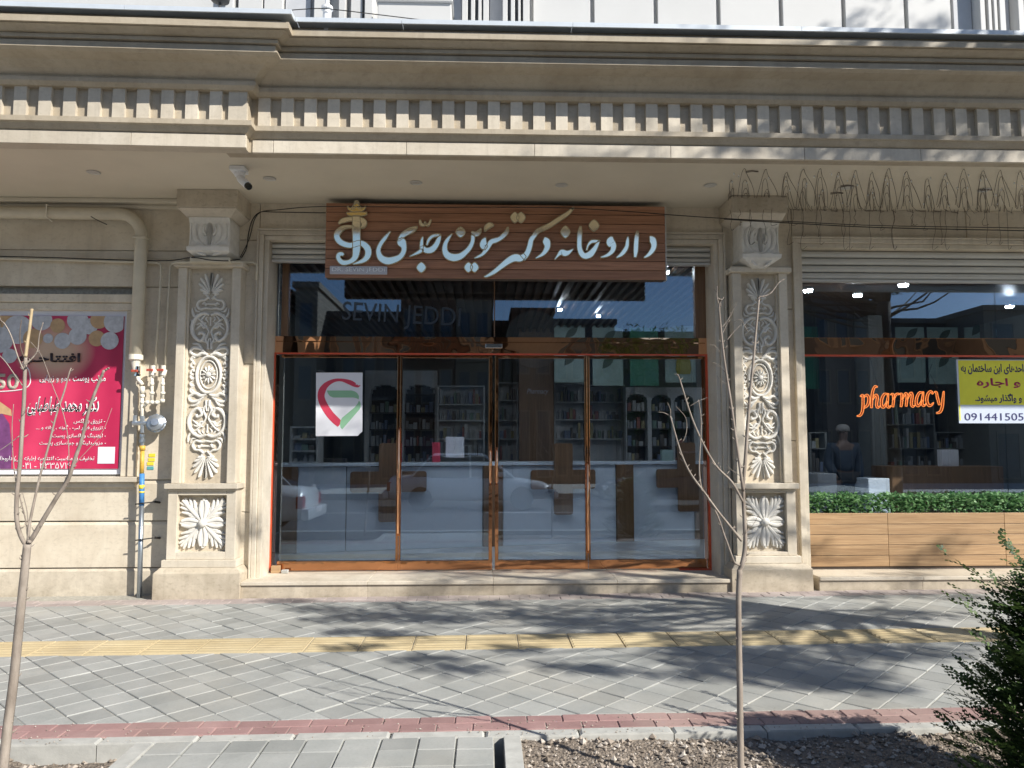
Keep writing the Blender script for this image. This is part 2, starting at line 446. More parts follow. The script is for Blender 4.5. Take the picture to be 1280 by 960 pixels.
def boxes_mat():
    m = N('pack_print'); g = m.n('NewGeometry'); r = g.outputs['Random Per Island']
    cols = [(.46, .46, .46), (.30, .32, .34), (.16, .20, .30), (.42, .44, .45), (.30, .10, .09), (.34, .30, .16), (.40, .42, .42), (.07, .09, .14), (.16, .25, .20), (.28, .30, .32), (.12, .11, .10)]
    o = m.n('ValToRGB'); o.color_ramp.interpolation = 'CONSTANT'; e = o.color_ramp.elements
    while len(e) < len(cols): e.new(.5)
    for i, c in enumerate(cols): e[i].position = i / len(cols); e[i].color = (*c, 1)
    m.l(r, o.inputs[0]); m.base(o.outputs[0]); m.rough(.4); M['pack_print'] = m.mat
boxes_mat()

# ------------------------------------------------------------------ writing: Persian shaping with presentation forms
_PF = {'ا': ('FE8D', 'FE8E'), 'آ': ('FE81', 'FE82'), 'ب': ('FE8F', 'FE90', 'FE91', 'FE92'), 'پ': ('FB56', 'FB57', 'FB58', 'FB59'), 'ت': ('FE95', 'FE96', 'FE97', 'FE98'),
       'ج': ('FE9D', 'FE9E', 'FE9F', 'FEA0'), 'چ': ('FB7A', 'FB7B', 'FB7C', 'FB7D'), 'ح': ('FEA1', 'FEA2', 'FEA3', 'FEA4'), 'خ': ('FEA5', 'FEA6', 'FEA7', 'FEA8'),
       'د': ('FEA9', 'FEAA'), 'ذ': ('FEAB', 'FEAC'), 'ر': ('FEAD', 'FEAE'), 'ز': ('FEAF', 'FEB0'), 'س': ('FEB1', 'FEB2', 'FEB3', 'FEB4'), 'ش': ('FEB5', 'FEB6', 'FEB7', 'FEB8'),
       'ص': ('FEB9', 'FEBA', 'FEBB', 'FEBC'), 'ط': ('FEC1', 'FEC2', 'FEC3', 'FEC4'), 'ع': ('FEC9', 'FECA', 'FECB', 'FECC'), 'ف': ('FED1', 'FED2', 'FED3', 'FED4'),
       'ق': ('FED5', 'FED6', 'FED7', 'FED8'), 'ک': ('FB8E', 'FB8F', 'FB90', 'FB91'), 'گ': ('FB92', 'FB93', 'FB94', 'FB95'), 'ل': ('FEDD', 'FEDE', 'FEDF', 'FEE0'),
       'م': ('FEE1', 'FEE2', 'FEE3', 'FEE4'), 'ن': ('FEE5', 'FEE6', 'FEE7', 'FEE8'), 'و': ('FEED', 'FEEE'), 'ه': ('FEE9', 'FEEA', 'FEEB', 'FEEC'), 'ی': ('FBFC', 'FBFD', 'FBFE', 'FBFF'),
       'ئ': ('FE89', 'FE8A', 'FE8B', 'FE8C')}
def shape_fa(s):
    out = []
    for i, c in enumerate(s):
        if c not in _PF: out.append(c); continue
        pj = i > 0 and s[i - 1] in _PF and len(_PF[s[i - 1]]) == 4
        pj = pj or (i > 0 and s[i - 1] == 'ـ')
        nj = len(_PF[c]) == 4 and i + 1 < len(s) and (s[i + 1] in _PF or s[i + 1] == 'ـ')
        k = (3 if nj else 1) if pj else (2 if nj else 0)
        out.append(chr(int(_PF[c][k], 16)))
    out = out[::-1]
    sw = {'(': ')', ')': '('}
    out = [sw.get(c, c) for c in out]
    # digits keep their own order
    res = []; i = 0
    isd = lambda c: c.isdigit()
    while i < len(out):
        if isd(out[i]):
            j = i
            while j < len(out) and isd(out[j]): j += 1
            res += out[i:j][::-1]; i = j
        else: res.append(out[i]); i += 1
    return ''.join(res)
def text(name, s, mat, parent, x, y, z, width=None, height=.1, ext=.001, bold=0.0, shear=0.0, align='CENTER', fa=False, rotz=0, tilt=0, label=None):
    c = bpy.data.curves.new(name, 'FONT'); c.body = shape_fa(s) if fa else s
    c.size = 1; c.extrude = 0; c.offset = bold; c.shear = shear; c.align_x = align; c.align_y = 'CENTER'; c.resolution_u = 3
    t = bpy.data.objects.new(name, c); COL.objects.link(t)
    dg = bpy.context.evaluated_depsgraph_get(); me = bpy.data.meshes.new_from_object(t.evaluated_get(dg)); bpy.data.objects.remove(t)
    xs = [v.co.x for v in me.vertices]; ys = [v.co.y for v in me.vertices]
    if not xs: return None
    w = max(xs) - min(xs); h = max(ys) - min(ys); cx = (max(xs) + min(xs)) / 2; cy = (max(ys) + min(ys)) / 2
    sx = (width / w) if width else height / h; sy = height / h
    if align == 'RIGHT': cx = max(xs)
    if align == 'LEFT': cx = min(xs)
    for v in me.vertices: v.co = Vector(((v.co.x - cx) * sx, 0, (v.co.y - cy) * sy))
    if ext:
        bm = bmesh.new(); bm.from_mesh(me); r = bmesh.ops.extrude_face_region(bm, geom=bm.faces[:])
        bmesh.ops.translate(bm, vec=(0, -ext, 0), verts=[v for v in r['geom'] if isinstance(v, bmesh.types.BMVert)])
        bmesh.ops.recalc_face_normals(bm, faces=bm.faces); bm.to_mesh(me); bm.free()
    me.materials.clear(); me.materials.append(mat)
    o = bpy.data.objects.new(name, me); COL.objects.link(o); o.location = (x, y, z); o.rotation_euler = (0, tilt, rotz)
    if parent is not None: o.parent = parent; o.matrix_parent_inverse = WINV(parent)
    if label: o['label'] = label
    return o
# ================================================================== THE BUILDING
GLY = 0.36                                            # glazing plane
B = empty('pharmacy_building', (0, 0, 0), 'cream stone building with dentilled canopy, two carved pilasters and copper framed glass shopfront', 'building')
def bpart(mb, name, mats, bevel=0, parent=B, **k): return mb.build(name, mats, parent, bevel=bevel, **k)
ZS = 4.09                                             # soffit height
XPL0, XPL1 = WX(215, 470, -.17), WX(297, 470, -.17)   # left pilaster outer edges
DL = WX(330, 550, 0); DR = WX(897, 550, 0)            # door opening at the wall face
WL = WX(1009, 550, 0); WR = 7.6                       # right window opening
TREAD = 0.216
DTOP = WZ(620, 304, .05); WTOP = WZ(1100, 312, .05)
NX1 = WX(156, 480, 0); NX0 = -6.6                     # poster niche
NZ0 = WZ(100, 593, 0); NZ1 = WZ(100, 388, 0)
def slab(x0, x1, z0, z1, y0=0.0, y1=.30, mat='cream_stone', bev=.006, name='stone_slab'):
    mb = MB(); g = .003; mb.box(x0 + g, x1 - g, y0, y1, z0 + g, z1 - g); return bpart(mb, name, M[mat], bev)
# dark mortar bed behind every joint
mb = MB(); mb.box(-9, DL - .02, .045, .5, -.1, NZ0 - .02); mb.box(NX1 + .02, DL - .02, .045, .5, NZ0 - .02, ZS + .1); mb.box(-9, NX1 + .02, .075, .5, NZ1, ZS + .1)
mb.box(-9, NX1 + .02, .06, .5, NZ0 - .02, NZ1)
bpart(mb, 'wall_core', M['joint_sand']); mb = MB()
mb.box(DR + .02, WL - .02, .045, .5, -.1, ZS + .1)
bpart(mb, 'wall_core', M['joint_sand'])
# courses of the left wall
zc = [-.05, WZ(100, 710, 0), WZ(100, 651.5, 0), WZ(100, 600, 0)]
for a, b in zip(zc[:-1], zc[1:]):
    xs = [-9, -6.3, XPL0 + .1]
    for x0, x1 in zip(xs[:-1], xs[1:]):
        mb = MB(); g = .005; c = .035 if a > 0 else .03
        # chamfered upper arris, recessed joint
        mb.prism([(0, a + g), (.04, a + g), (.04, b - g), (.018, b - g), (0, b - g - c)][::-1], 'x', x0 + g, x1 - g); bpart(mb, 'stone_slab', M['cream_stone'], .002)
zu = [NZ1 + .25, WZ(100, 313, 0), WZ(100, 258, 0), ZS + .01]
for k, (a, b) in enumerate(zip(zu[:-1], zu[1:])):
    for x0, x1 in ((-9, -5.2), (-5.2, XPL0 + .1)): slab(x0, x1, a, b, y0=0.0 if k != 1 else .0)
mb = MB(); mb.box(-9, XPL0 + .1, -.012, .03, zu[1] - .085, zu[1] - .004); bpart(mb, 'string_course', M['moulding_stone'], .004)
slab(NX1 + .14, XPL0 + .1, WZ(100, 600, 0), NZ1 + .25)
# poster niche surround: two fascias and a sill
for i, (o, w, y) in enumerate(((0.0, .075, -.02), (.078, .085, -.045))):
    mb = MB()
    mb.box(NX0, NX1 + o + w, y, .05, NZ1 + o, NZ1 + o + w); mb.box(NX1 + o, NX1 + o + w, y, .05, NZ0 - .02, NZ1 + o - .002)
    bpart(mb, 'niche_surround', M['cream_stone'], .005)
mb = MB(); mb.box(-8, NX1 + .20, -.10, .05, NZ0 - .075, NZ0 - .022); mb.box(-8, NX1 + .16, -.05, .05, NZ0 - .13, NZ0 - .078); bpart(mb, 'niche_sill', M['moulding_stone'], .006)
# wall beside the left pilaster and above the openings
xs0 = XPL0 + .12
for a, b in ((-.05, WZ(310, 640, 0)), (WZ(310, 640, 0), WZ(310, 455, 0)), (WZ(310, 455, 0), WZ(310, 300, 0)), (WZ(310, 300, 0), ZS + .01)):
    slab(xs0, DL - .10, a, b)
slab(DL - .10, DR + .10, DTOP + .10, ZS + .01)
slab(DR + .10, WL - .10, -.05, 1.6); slab(DR + .10, WL - .10, 1.6, 3.0); slab(DR + .10, WL - .10, 3.0, ZS + .01)
for a, b in ((WL - .10, 5.2), (5.2, 8.4)): slab(a, b, WTOP + .10, ZS + .01)
# architraves round the two openings
def architrave(x0, x1, ztop, left=True, right=True):
    for o, w, y, yb in ((0.0, .045, -.005, GLY + .10), (.047, .045, -.035, .03), (.094, .02, -.05, .03)):
        mb = MB()
        if left: mb.box(x0 - o - w, x0 - o, y, yb, 0, ztop + o)
        if right: mb.box(x1 + o, x1 + o + w, y, yb, 0, ztop + o)
        mb.box(x0 - o - w, (x1 + o + w) if right else x1, y, yb, ztop + o + .001, ztop + o + w)
        bpart(mb, 'architrave', M['moulding_stone'], .004)
architrave(DL, DR, DTOP); architrave(WL, WR, WTOP, True, False)
# steps
def steps(x0, x1, zt, zb):
    for k in range(2):
        pass
    n = 4; L = (x1 - x0) / n
    for i in range(n):
        mb = MB(); mb.box(x0 + i * L + .001, x0 + (i + 1) * L - .001, -.255, GLY + .17, zt - .035, zt); bpart(mb, 'step_tread', M['moulding_stone'], .005)
        mb = MB(); mb.box(x0 + i * L + .001, x0 + (i + 1) * L - .001, -.235, .35, zb, zt - .037); bpart(mb, 'step_riser', M['plinth_stone'], .003)
steps(DL - .12, DR + .12, TREAD, -.1); steps(3.36, WR, TREAD + .015, -.1)

# ------------------------------------------------ canopy
CY = -1.50
# section: (projection beyond the soffit edge, height)
def zc_(py, p, sh=0): return WZ(600, py, CY - p)
prof = [(0, zc_(194.3, 0)), (0, zc_(179, 0)), (.02, zc_(176, .02)), (.05, zc_(169, .05)), (.07, zc_(167, .07)), (.07, zc_(161, .07)), (.02, zc_(161, .07) + .004)]
zd0 = prof[-1][1]; zd1 = zc_(126, .06)
prof += [(.02, zd1), (.075, zd1 + .002), (.105, zd1 + .03), (.11, zd1 + .06), (.09, zd1 + .085), (.045, zd1 + .105)]
lipz = zc_(78, .345)
prof += [(.04, lipz - .16), (.07, lipz - .13), (.14, lipz - .075), (.21, lipz - .035), (.31, lipz - .018), (.345, lipz), (.345, lipz + .012), (.325, lipz + .014), (.325, zc_(69, .33) - .008), (.30, zc_(69, .33) - .006), (.30, zc_(69, .33)), (.35, zc_(69, .33) + .002), (.35, zc_(62, .35) - .006), (.33, zc_(62, .35) - .004), (.33, zc_(62, .35)),
         (.375, zc_(60, .375)), (.41, zc_(55, .41)), (.44, zc_(51, .44)), (.40, zc_(51, .44) + .002), (.40, zc_(49, .45) - .002), (.465, zc_(49, .465) + .003), (.465, zc_(41, .465)), (.38, zc_(41, .465) + .004)]
GP_ = .51
gz0 = zc_(31, GP_); prof += [(.38, gz0 + .02), (-.05, gz0 + .02)]
XC = WX(309, 186, CY - .05)                        # where the left part steps forward
FWD = .11; SKEW = .022
def skew(mb):
    mb.v = [(x, y - max(0, XC - x) * SKEW, z) for x, y, z in mb.v]; return mb
P = [(CY - p, z) for p, z in prof]
back = [(CY + .12, P[-1][1]), (CY + .12, P[0][1])]
mb = MB()
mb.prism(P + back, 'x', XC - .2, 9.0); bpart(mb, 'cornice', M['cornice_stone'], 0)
# the forward part on the left, its mouldings returning round the corner
mb = MB(); n = len(mb.v); k = len(P)
for (y, z), (p, _) in zip(P, prof):
    mb.v += [(-9, y - FWD, z), (XC + p, y - FWD, z), (XC + p, y + .03, z)]
for i in range(k - 1):
    a = 3 * i; b = a + 3
    mb.f += [(a, a + 1, b + 1, b), (a + 1, a + 2, b + 2, b + 1)]; mb.m += [0, 0]
mb.f.append((0, 2 * 0 + 1, 2)); mb.m.append(0)
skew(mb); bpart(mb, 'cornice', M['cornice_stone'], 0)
mb = MB(); mb.box(-9, XC - .002, CY - FWD, CY + .02, P[0][1] - .002, P[0][1] + .02)
mb.box(-9, XC, CY - FWD, CY, P[-1][1], P[-1][1] + .02); skew(mb); bpart(mb, 'fascia_underside', M['moulding_stone'])
# facing stones of the lowest band, 6 mm proud, with open joints
zb0, zb1 = prof[0][1], prof[1][1]
jx = [-9, -4.9, WX(166, 170, CY - FWD), XC + .012]
for a, b in zip(jx[:-1], jx[1:]):
    mb = MB(); mb.box(a + .002, b - .002, CY - FWD - .012, CY - FWD + .02, zb0 - .004, zb1 - .004); skew(mb); bpart(mb, 'fascia_stone', M['moulding_stone'], .002)
x = XC + .03; js = [x] + [WX(q, 190, CY) for q in (342, 508, 668, 838, 1005, 1150)] + [5.6, 7.2, 9]
for a, b in zip(js[:-1], js[1:]):
    mb = MB(); mb.box(a + .002, b - .002, CY - .012, CY + .02, zb0 - .004, zb1 - .004); bpart(mb, 'fascia_stone', M['moulding_stone'], .002)
# dentils
def dent(x, w, y):
    return inst('dentil', None, B)
x0 = WX(320, 145, CY - .06); pr = (WX(1000, 145, CY - .06) - WX(500, 145, CY - .06)) / 17.75
dm = MB(); dm.box(0, pr * .52, CY - .054, CY - .015, zd0 - .001, zd1 + .004); dme = dm.data('dentil', [M['moulding_stone']])
x = XC + .085
while x < 6.2: inst('dentil', dme, B, (x, 0, 0)); x += pr
x = XC - .13; 
inst('dentil', dme, B, (x, -FWD, 0), scale=(1.5, 1, 1), rot=(0, 0, 0)); x -= .155 + pr * .0
while x > -6.0: x -= 0; inst('dentil', dme, B, (x, -FWD - (XC - x) * SKEW, 0)); x -= pr * 1.01
# metal flashing along the top, in lengths
gz1 = zc_(25.5, GP_)
gj = [-9, WX(150, 20, CY - .7), XC + GP_ - .015]
for a, b in zip(gj[:-1], gj[1:]):
    mb = MB(); mb.box(a + .002, b, CY - GP_ - FWD, CY - GP_ + .015 - FWD, gz0, gz1); mb.box(a + .002, b, CY - GP_ + .015 - FWD, CY + .3, gz1 - .012, gz1)
    skew(mb)
    if b > XC: mb.box(b - .014, b, CY - GP_ + .015 - FWD, CY - GP_, gz0, gz1 - .013)
    bpart(mb, 'flashing', M['gutter_metal'])
gj = [XC + GP_ - .012] + [WX(q, 30, CY - GP_) for q in (502, 716, 1002, 1266)] + [9]
for a, b in zip(gj[:-1], gj[1:]):
    mb = MB(); mb.box(a + .002, b - .001, CY - GP_, CY - GP_ + .015, gz0, gz1); mb.box(a + .002, b - .001, CY - GP_ + .015, CY + .3, gz1 - .012, gz1); bpart(mb, 'flashing', M['gutter_metal'])
# soffit and canopy roof
mb = MB(); mb.box(-9, 9, CY + .004, .04, ZS, ZS + .05); bpart(mb, 'soffit', M['soffit_paint'])
mb = MB(); mb.box(-9, XPL0 + .3, -.14, .0, ZS - .045, ZS - .001); mb.box(-9, XPL0 + .25, -.07, .0, ZS - .085, ZS - .046)
bpart(mb, 'soffit_cove', M['soffit_paint'], .01)
mb = MB(); mb.box(-9, 9, CY + .1, .3, gz0 - .05, gz0 + .01); bpart(mb, 'canopy_roof', M['curb_concrete'])

# ------------------------------------------------ upper storey, white
UY = -.95
mb = MB(); mb.box(-9, 9, UY + .05, UY + .3, 4.9, 9); bpart(mb, 'upper_wall', M['upper_white'])
def ux(q): return WX(q, 12, UY)
pan = [664, 740, 819, 897, 975, 1053, 1131, 1189]
for a, b in zip(pan[:-1], pan[1:]):
    mb = MB(); mb.box(ux(a) + .02, ux(b) - .02, UY - .02, UY + .06, 4.9, 8.0); bpart(mb, 'upper_panel', M['upper_white'], .004)
for a, b, y in ((578, 585, -.12), (589, 594, -.12), (598, 602, -.12), (604, 611, -.12), (628, 634, -.12), (638, 643, -.12), (647, 650, -.12), (653, 661, -.12), (426, 434, -.1), (440, 454, -.06), (458, 468, -.1),
                (1215, 1221, -.12), (1225, 1229, -.12), (1232, 1236, -.12), (1239, 1246, -.12), (1262, 1269, -.12), (1272, 1276, -.12), (1280, 1290, -.12), (1300, 1310, -.12)):
    mb = MB(); mb.box(ux(a), ux(b), UY + y, UY + .06, 4.9, 8.0); bpart(mb, 'upper_reed', M['upper_white'], .004)
mb = MB(); mb.box(ux(478), ux(566), UY - .3, UY + .05, 4.9, WZ(520, 3, UY - .3)); mb.box(ux(476), ux(568), UY - .33, UY + .05, WZ(520, 3, UY - .3), WZ(520, 3, UY - .3) + .03)
bpart(mb, 'upper_parapet_block', M['upper_white'], .006)
for a, b in ((612, 628), (1192, 1214), (1247, 1261), (357, 388), (568, 577)):  # grey recesses; the last strip is shade beside the parapet block, painted grey
    mb = MB(); mb.box(ux(a), ux(b), UY + .0, UY + .045, 4.9, 8); bpart(mb, 'upper_recess_band', M['upper_grey'])
mb = MB(); mb.box(ux(300), ux(330), UY - .05, UY + .1, 4.9, 8); mb.box(ux(332), ux(355), UY - .05, UY + .1, 4.9, 8); mb.box(ux(285), ux(295), UY - .08, UY + .1, 4.9, 8)
mb.box(ux(395), ux(412), UY - .08, UY + .1, 4.9, 8); bpart(mb, 'upper_window_jamb', M['upper_white'], .004)

# ------------------------------------------------ pilasters
def pilaster(px_l, px_r, ytop, ledge0, ledge1, led_l, led_r, lw, rosette, kicker, basebox, cap, con, label):
    """all arguments are measured on the photograph, met with the pilaster's own plane y=-.17"""
    Y = -.17
    p = empty('pilaster', (WX((px_l + px_r) / 2, 600, Y), Y, 0), label); p.parent = B; p.matrix_parent_inverse = WINV(B)
    xl, xr = WX(px_l, 470, Y), WX(px_r, 470, Y); cx = (xl + xr) / 2; fw = .085
    zt = WZ(px_l, ytop, Y); zl0 = WZ(px_l, ledge1, -.2); zl1 = WZ(px_l, ledge0, -.2)
    ms = M['moulding_stone']
    def b_(name, mb, mat=ms, bev=.004): return mb.build(name, mat, p, bevel=bev)
    # shaft: core, two upright frames, recessed field
    mb = MB(); mb.box(xl + .03, xr - .03, Y + .07, .05, zl1, zt); b_('shaft_panel', mb, M['plinth_stone'], 0)
    for a, b in ((xl, xl + fw), (xr - fw, xr)):
        mb = MB(); mb.box(a, b, Y, .05, zl1 + .001, zt); b_('shaft_frame', mb)
        mb = MB(); c = b if a == xl else a - .02; mb.box(c + .001, c + .019, Y + .035, Y + .08, zl1 + .002, zt - .001); b_('shaft_bead', mb, bev=.003)
    mb = MB(); mb.box(xl - .035, xr + .035, Y - .045, .05, zt + .001, zt + .05); mb.box(xl - .015, xr + .015, Y - .02, .05, zt + .051, zt + .068); b_('cap_ledge', mb)
    mb = MB(); mb.box(xl - .045, xr + .045, Y - .06, .05, zl0, zl1); mb.box(xl - .02, xr + .02, Y - .025, .05, zl0 - .025, zl0 - .001); b_('middle_ledge', mb)
    # lower block with sunk field for the rosette
    zk1 = WZ(px_l, kicker, -.2); zk0 = WZ(px_l, basebox[0], -.27)
    rz1, rz0 = WZ(px_l, rosette[0], Y), WZ(px_l, rosette[1], Y); xo = .035
    L0, L1 = xl - .02, xr + .02
    mb = MB(); mb.box(L0 + .03, L1 - .03, Y + .06, .05, rz0, rz1); b_('rosette_panel', mb, M['plinth_stone'], 0)
    mb = MB(); mb.box(L0, L0 + fw + .01, Y - .012, .05, zk1, zl0 - .026); b_('block_frame', mb)
    mb = MB(); mb.box(L1 - fw - .01, L1, Y - .012, .05, zk1, zl0 - .026); b_('block_frame', mb)
    mb = MB(); mb.box(L0 + fw + .011, L1 - fw - .011, Y - .012, .05, rz1, zl0 - .026); b_('block_frame', mb)
    mb = MB(); mb.box(L0 + fw + .011, L1 - fw - .011, Y - .012, .05, zk1, rz0); b_('block_frame', mb)
    mb = MB(); mb.box(L0 - .03, L1 + .03, Y - .05, .05, zk0 - .02, zk1 - .001); b_('block_step', mb)
    # base block with splayed top edge
    bx0, bx1 = WX(basebox[2], 730, -.27), WX(basebox[3], 730, -.27)
    mb = MB(); z1 = zk0 - .021; c = .05
    mb.v += [(bx0, -.27, -.06), (bx1, -.27, -.06), (bx1, .05, -.06), (bx0, .05, -.06), (bx0, -.27, z1 - c), (bx1, -.27, z1 - c), (bx1, .05, z1 - c), (bx0, .05, z1 - c),
             (bx0 + c, -.27 + c * .8, z1), (bx1 - c, -.27 + c * .8, z1), (bx1 - c, .05, z1), (bx0 + c, .05, z1)]
    for f in ((0, 1, 5, 4), (1, 2, 6, 5), (3, 0, 4, 7), (4, 5, 9, 8), (5, 6, 10, 9), (7, 4, 8, 11), (8, 9, 10, 11)): mb.f.append(f); mb.m.append(0)
    b_('base_block', mb, M['plinth_stone'], .006)
    # capital: abacus, cyma and carved console
    a0, a1, ay0, ay1, cyy = cap[:5]; YA = -.44
    ax0, ax1 = WX(a0, ay0, YA), WX(a1, ay0, YA); az0 = WZ(a0, ay1, YA)
    mb = MB(); mb.box(ax0, ax1, YA, .03, az0, ZS - .001); b_('abacus', mb, M['plinth_stone'])
    zc1 = az0 - .001; zc0 = zc1 - .07
    kx0, kx1 = WX(con[0], con[2], -.32), WX(con[1], con[2], -.32)
    mb = MB(); q = [(ax0 + .01, YA + .01, zc1), (ax1 - .01, YA + .01, zc1), (ax1 - .01, .03, zc1), (ax0 + .01, .03, zc1), (ax0 + .01, YA + .01, zc1 - .012), (ax1 - .01, YA + .01, zc1 - .012), (ax1 - .01, .03, zc1 - .012), (ax0 + .01, .03, zc1 - .012),
                 (kx0 - .02, -.34, zc0), (kx1 + .02, -.34, zc0), (kx1 + .02, .03, zc0), (kx0 - .02, .03, zc0)]
    mb.v = q; mb.f = [(3, 2, 1, 0), (0, 1, 5, 4), (1, 2, 6, 5), (3, 0, 4, 7), (4, 5, 9, 8), (5, 6, 10, 9), (7, 4, 8, 11), (8, 9, 10, 11)]; mb.m = [0] * 8
    b_('capital_cyma', mb, bev=.003)
    kz = WZ(con[0], con[3], -.3); kzb = WZ(con[0], con[4], -.25)
    # console body: slightly concave face
    pr_ = [(-.33, zc0 - .001), (-.30, zc0 - .06), (-.285, (zc0 + kz) / 2), (-.30, kz + .03), (-.33, kz)]
    mb = MB(); mb.prism([(.03, kz), (.03, zc0 - .001)] + pr_, 'x', kx0, kx1); b_('console', mb, M['ornament_white'], .004)
    mb = MB(); w = (kx1 - kx0); mid = (kx0 + kx1) / 2; bw = con[5] * w / 2
    mb.v = [(kx0 - .012, -.345, kz - .001), (kx1 + .012, -.345, kz - .001), (kx1 + .012, .03, kz - .001), (kx0 - .012, .03, kz - .001),
            (kx0 - .008, -.335, kz - .04), (kx1 + .008, -.335, kz - .04), (kx1 + .008, .03, kz - .04), (kx0 - .008, .03, kz - .04),
            (mid - bw, -.24, kzb), (mid + bw, -.24, kzb), (mid + bw, .03, kzb), (mid - bw, .03, kzb)]
    mb.f = [(3, 2, 1, 0), (0, 1, 5, 4), (1, 2, 6, 5), (3, 0, 4, 7), (4, 5, 9, 8), (5, 6, 10, 9), (7, 4, 8, 11), (11, 10, 9, 8)]; mb.m = [0] * 8
    b_('console_drop', mb, M['ornament_white'], .004)
    # carved leaves on the console
    mb = MB(); s = w / 52.0
    def cs(pts, hh=.018, Yc=-.288):
        for sg in (1, -1): relief_stroke(mb, [(mid + sg * a * s, kz + b * s, wd * s) for a, b, wd in pts], Yc, hh, n=4)
    cs([(0, 4, 5), (0, 24, 8), (0, 38, 4)], .02); cs([(3, 2, 4), (10, 12, 7), (12, 26, 7), (8, 36, 3)]); cs([(8, 3, 4), (18, 12, 6), (20, 28, 6), (14, 40, 6), (9, 36, 3)], .022)
    cs([(24, 1, 3), (24, 30, 3), (24, 52, 3)], .02); cs([(3, 50, 4), (12, 46, 5), (20, 50, 4)], .022, -.30); cs([(4, 16, 3), (8, 22, 4), (6, 30, 2)], .026)
    for sg in (1, -1):
        relief_stroke(mb, [(mid, kz - .01, .02), (mid + sg * 10 * s, kz + .0, 5 * s), (mid + sg * 20 * s, kz - .012, 3 * s)], -.332, .012)
        relief_stroke(mb, [(mid + sg * 4 * s, kzb + .01, .01), (mid + sg * 10 * s, kzb + .03, 5 * s), (mid + sg * 16 * s, kz - .05, 3 * s)], -.285, .03)
    b_('console_carving', mb, M['ornament_white'], 0)
    # ------- scroll relief on the shaft
    RW[0] = 1.08
    zc = (WZ(cap[5], cap[6], Y) + WZ(cap[5], cap[7], Y)) / 2; H = WZ(cap[5], cap[6], Y) - WZ(cap[5], cap[7], Y)
    u = H / 263.0; YY = Y + .071; mb = MB()
    def st(pts, hh=.03, both=True, vert=True):
        hh *= .82
        for sx in ((1, -1) if both else (1,)):
            for sz in ((1, -1) if vert else (1,)):
                relief_stroke(mb, [(cx + sx * a * u, zc + sz * b * u, w_ * u) for a, b, w_ in pts], YY, hh, seg=5, n=4)
    el = lambda A, Bb, w_: [(A * math.sin(t * math.pi / 12), Bb * math.cos(t * math.pi / 12), w_) for t in range(0, 13)]
    st(el(15, 23, 3.6), .034, True, False); st(el(10.5, 17.5, 1.8), .022, True, False)
    for i in range(12):                                        # sunflower
        a = i * math.pi / 6; r0, r1 = 3, 9.5
        relief_stroke(mb, [(cx + r * u * math.sin(a), zc + r * u * 1.2 * math.cos(a), w_ * u) for r, w_ in ((r0, 1.5), ((r0 + r1) / 2, 3.2), (r1, .8))], YY, .03, seg=4, n=2)
    mb.lathe([(3.6 * u, 0), (3.2 * u, .012), (1.8 * u, .02), (.001, .022)], 12, T=Matrix.Translation((cx, YY - .022, zc)) @ Matrix.Rotation(rad(90), 4, 'X'))
    for b0 in (2, 11, 19):
        st([(19, b0 - 3, 1.5), (22.5, b0, 3.4), (20, b0 + 4, 3.2), (18, b0 + 1.5, 2)], .03)
    st([(2, 25, 3), (9, 27, 5), (15, 24, 4), (21, 26, 3.5), (24, 31, 2)], .034)
    st([(5, 28, 2), (12, 33, 4), (20, 34, 4), (24, 29, 3), (22, 25, 1.5)], .03)
    st([(8, 30, 2), (14, 38, 3.5), (21, 39, 2)], .03)
    sp = [(12 + r * math.cos(t), 50 + r * math.sin(t), w_) for r, t, w_ in ((1.5, 0, 3), (3.5, 1.6, 3.6), (5.5, 3.2, 4), (7.2, 4.6, 4.2))]
    st(sp + [(18.5, 47, 4.4), (22.5, 56, 4.6), (21.5, 66, 4.6), (16, 74, 4.4), (8, 78, 4), (1, 75.5, 3.4)], .042)
    st([(1.5, 38, 3), (5, 44, 2.8), (3, 50, 2.4), (1.6, 55, 2.2), (5, 61, 2.6), (10, 67, 2.8), (15, 71, 2)], .032)
    st([(3, 60, 1.5), (8, 60, 3.6), (12, 65, 3), (17, 63, 1.2)], .03); st([(5, 66, 1.5), (11, 63, 3), (18, 57, 1)], .028)
    st([(2, 32, 3.4), (2, 40, 2.4), (0.8, 46, 2)], .03)
    for q in ((23.5, 50), (24.5, 58), (23.5, 66)): st([(q[0] - 3.5, q[1], 1.2), (q[0] - .5, q[1] + 1.5, 2.4), (q[0] + 1.2, q[1] + 4, .9)], .026)
    st([(14, 24, 1), (19, 21, 2.4), (23, 16, 1)], .026); st([(5, 41, 1), (9, 42.5, 2.2), (12, 41, 1)], .024); st([(6, 76, 1), (10, 72, 2.2), (12, 67, 1)], .024); st([(3, 67, 1), (6, 71, 2), (4, 74, 1)], .024)
    st([(0.2, 62, 2.6), (0.2, 68, 1.4), (0.2, 73, 2.6)], .026, False)
    st([(23, 85, 1), (22.5, 78, 3), (19, 73, 3.2), (16, 77, 1.5)], .032)
    st([(0, 83.5, 2.6), (7, 84.5, 3), (13, 83, 3.2), (17, 88, 3.2), (14, 94, 3.2), (8, 95, 3), (3, 99, 2.6)], .034)
    sp = [(9 + r * math.cos(t), 89 + r * math.sin(t), w_) for r, t, w_ in ((1, 0, 2.4), (2.6, 1.8, 2.6), (3.8, 3.6, 2.4))]
    st(sp, .036); st([(0, 90, 2.2), (6, 90, 2.2)], .028); st([(13, 80, 1.5), (18, 81, 2.6), (20, 86, 1)], .026); st([(1, 96, 2), (6, 102, 3), (3, 106, 2)], .03)
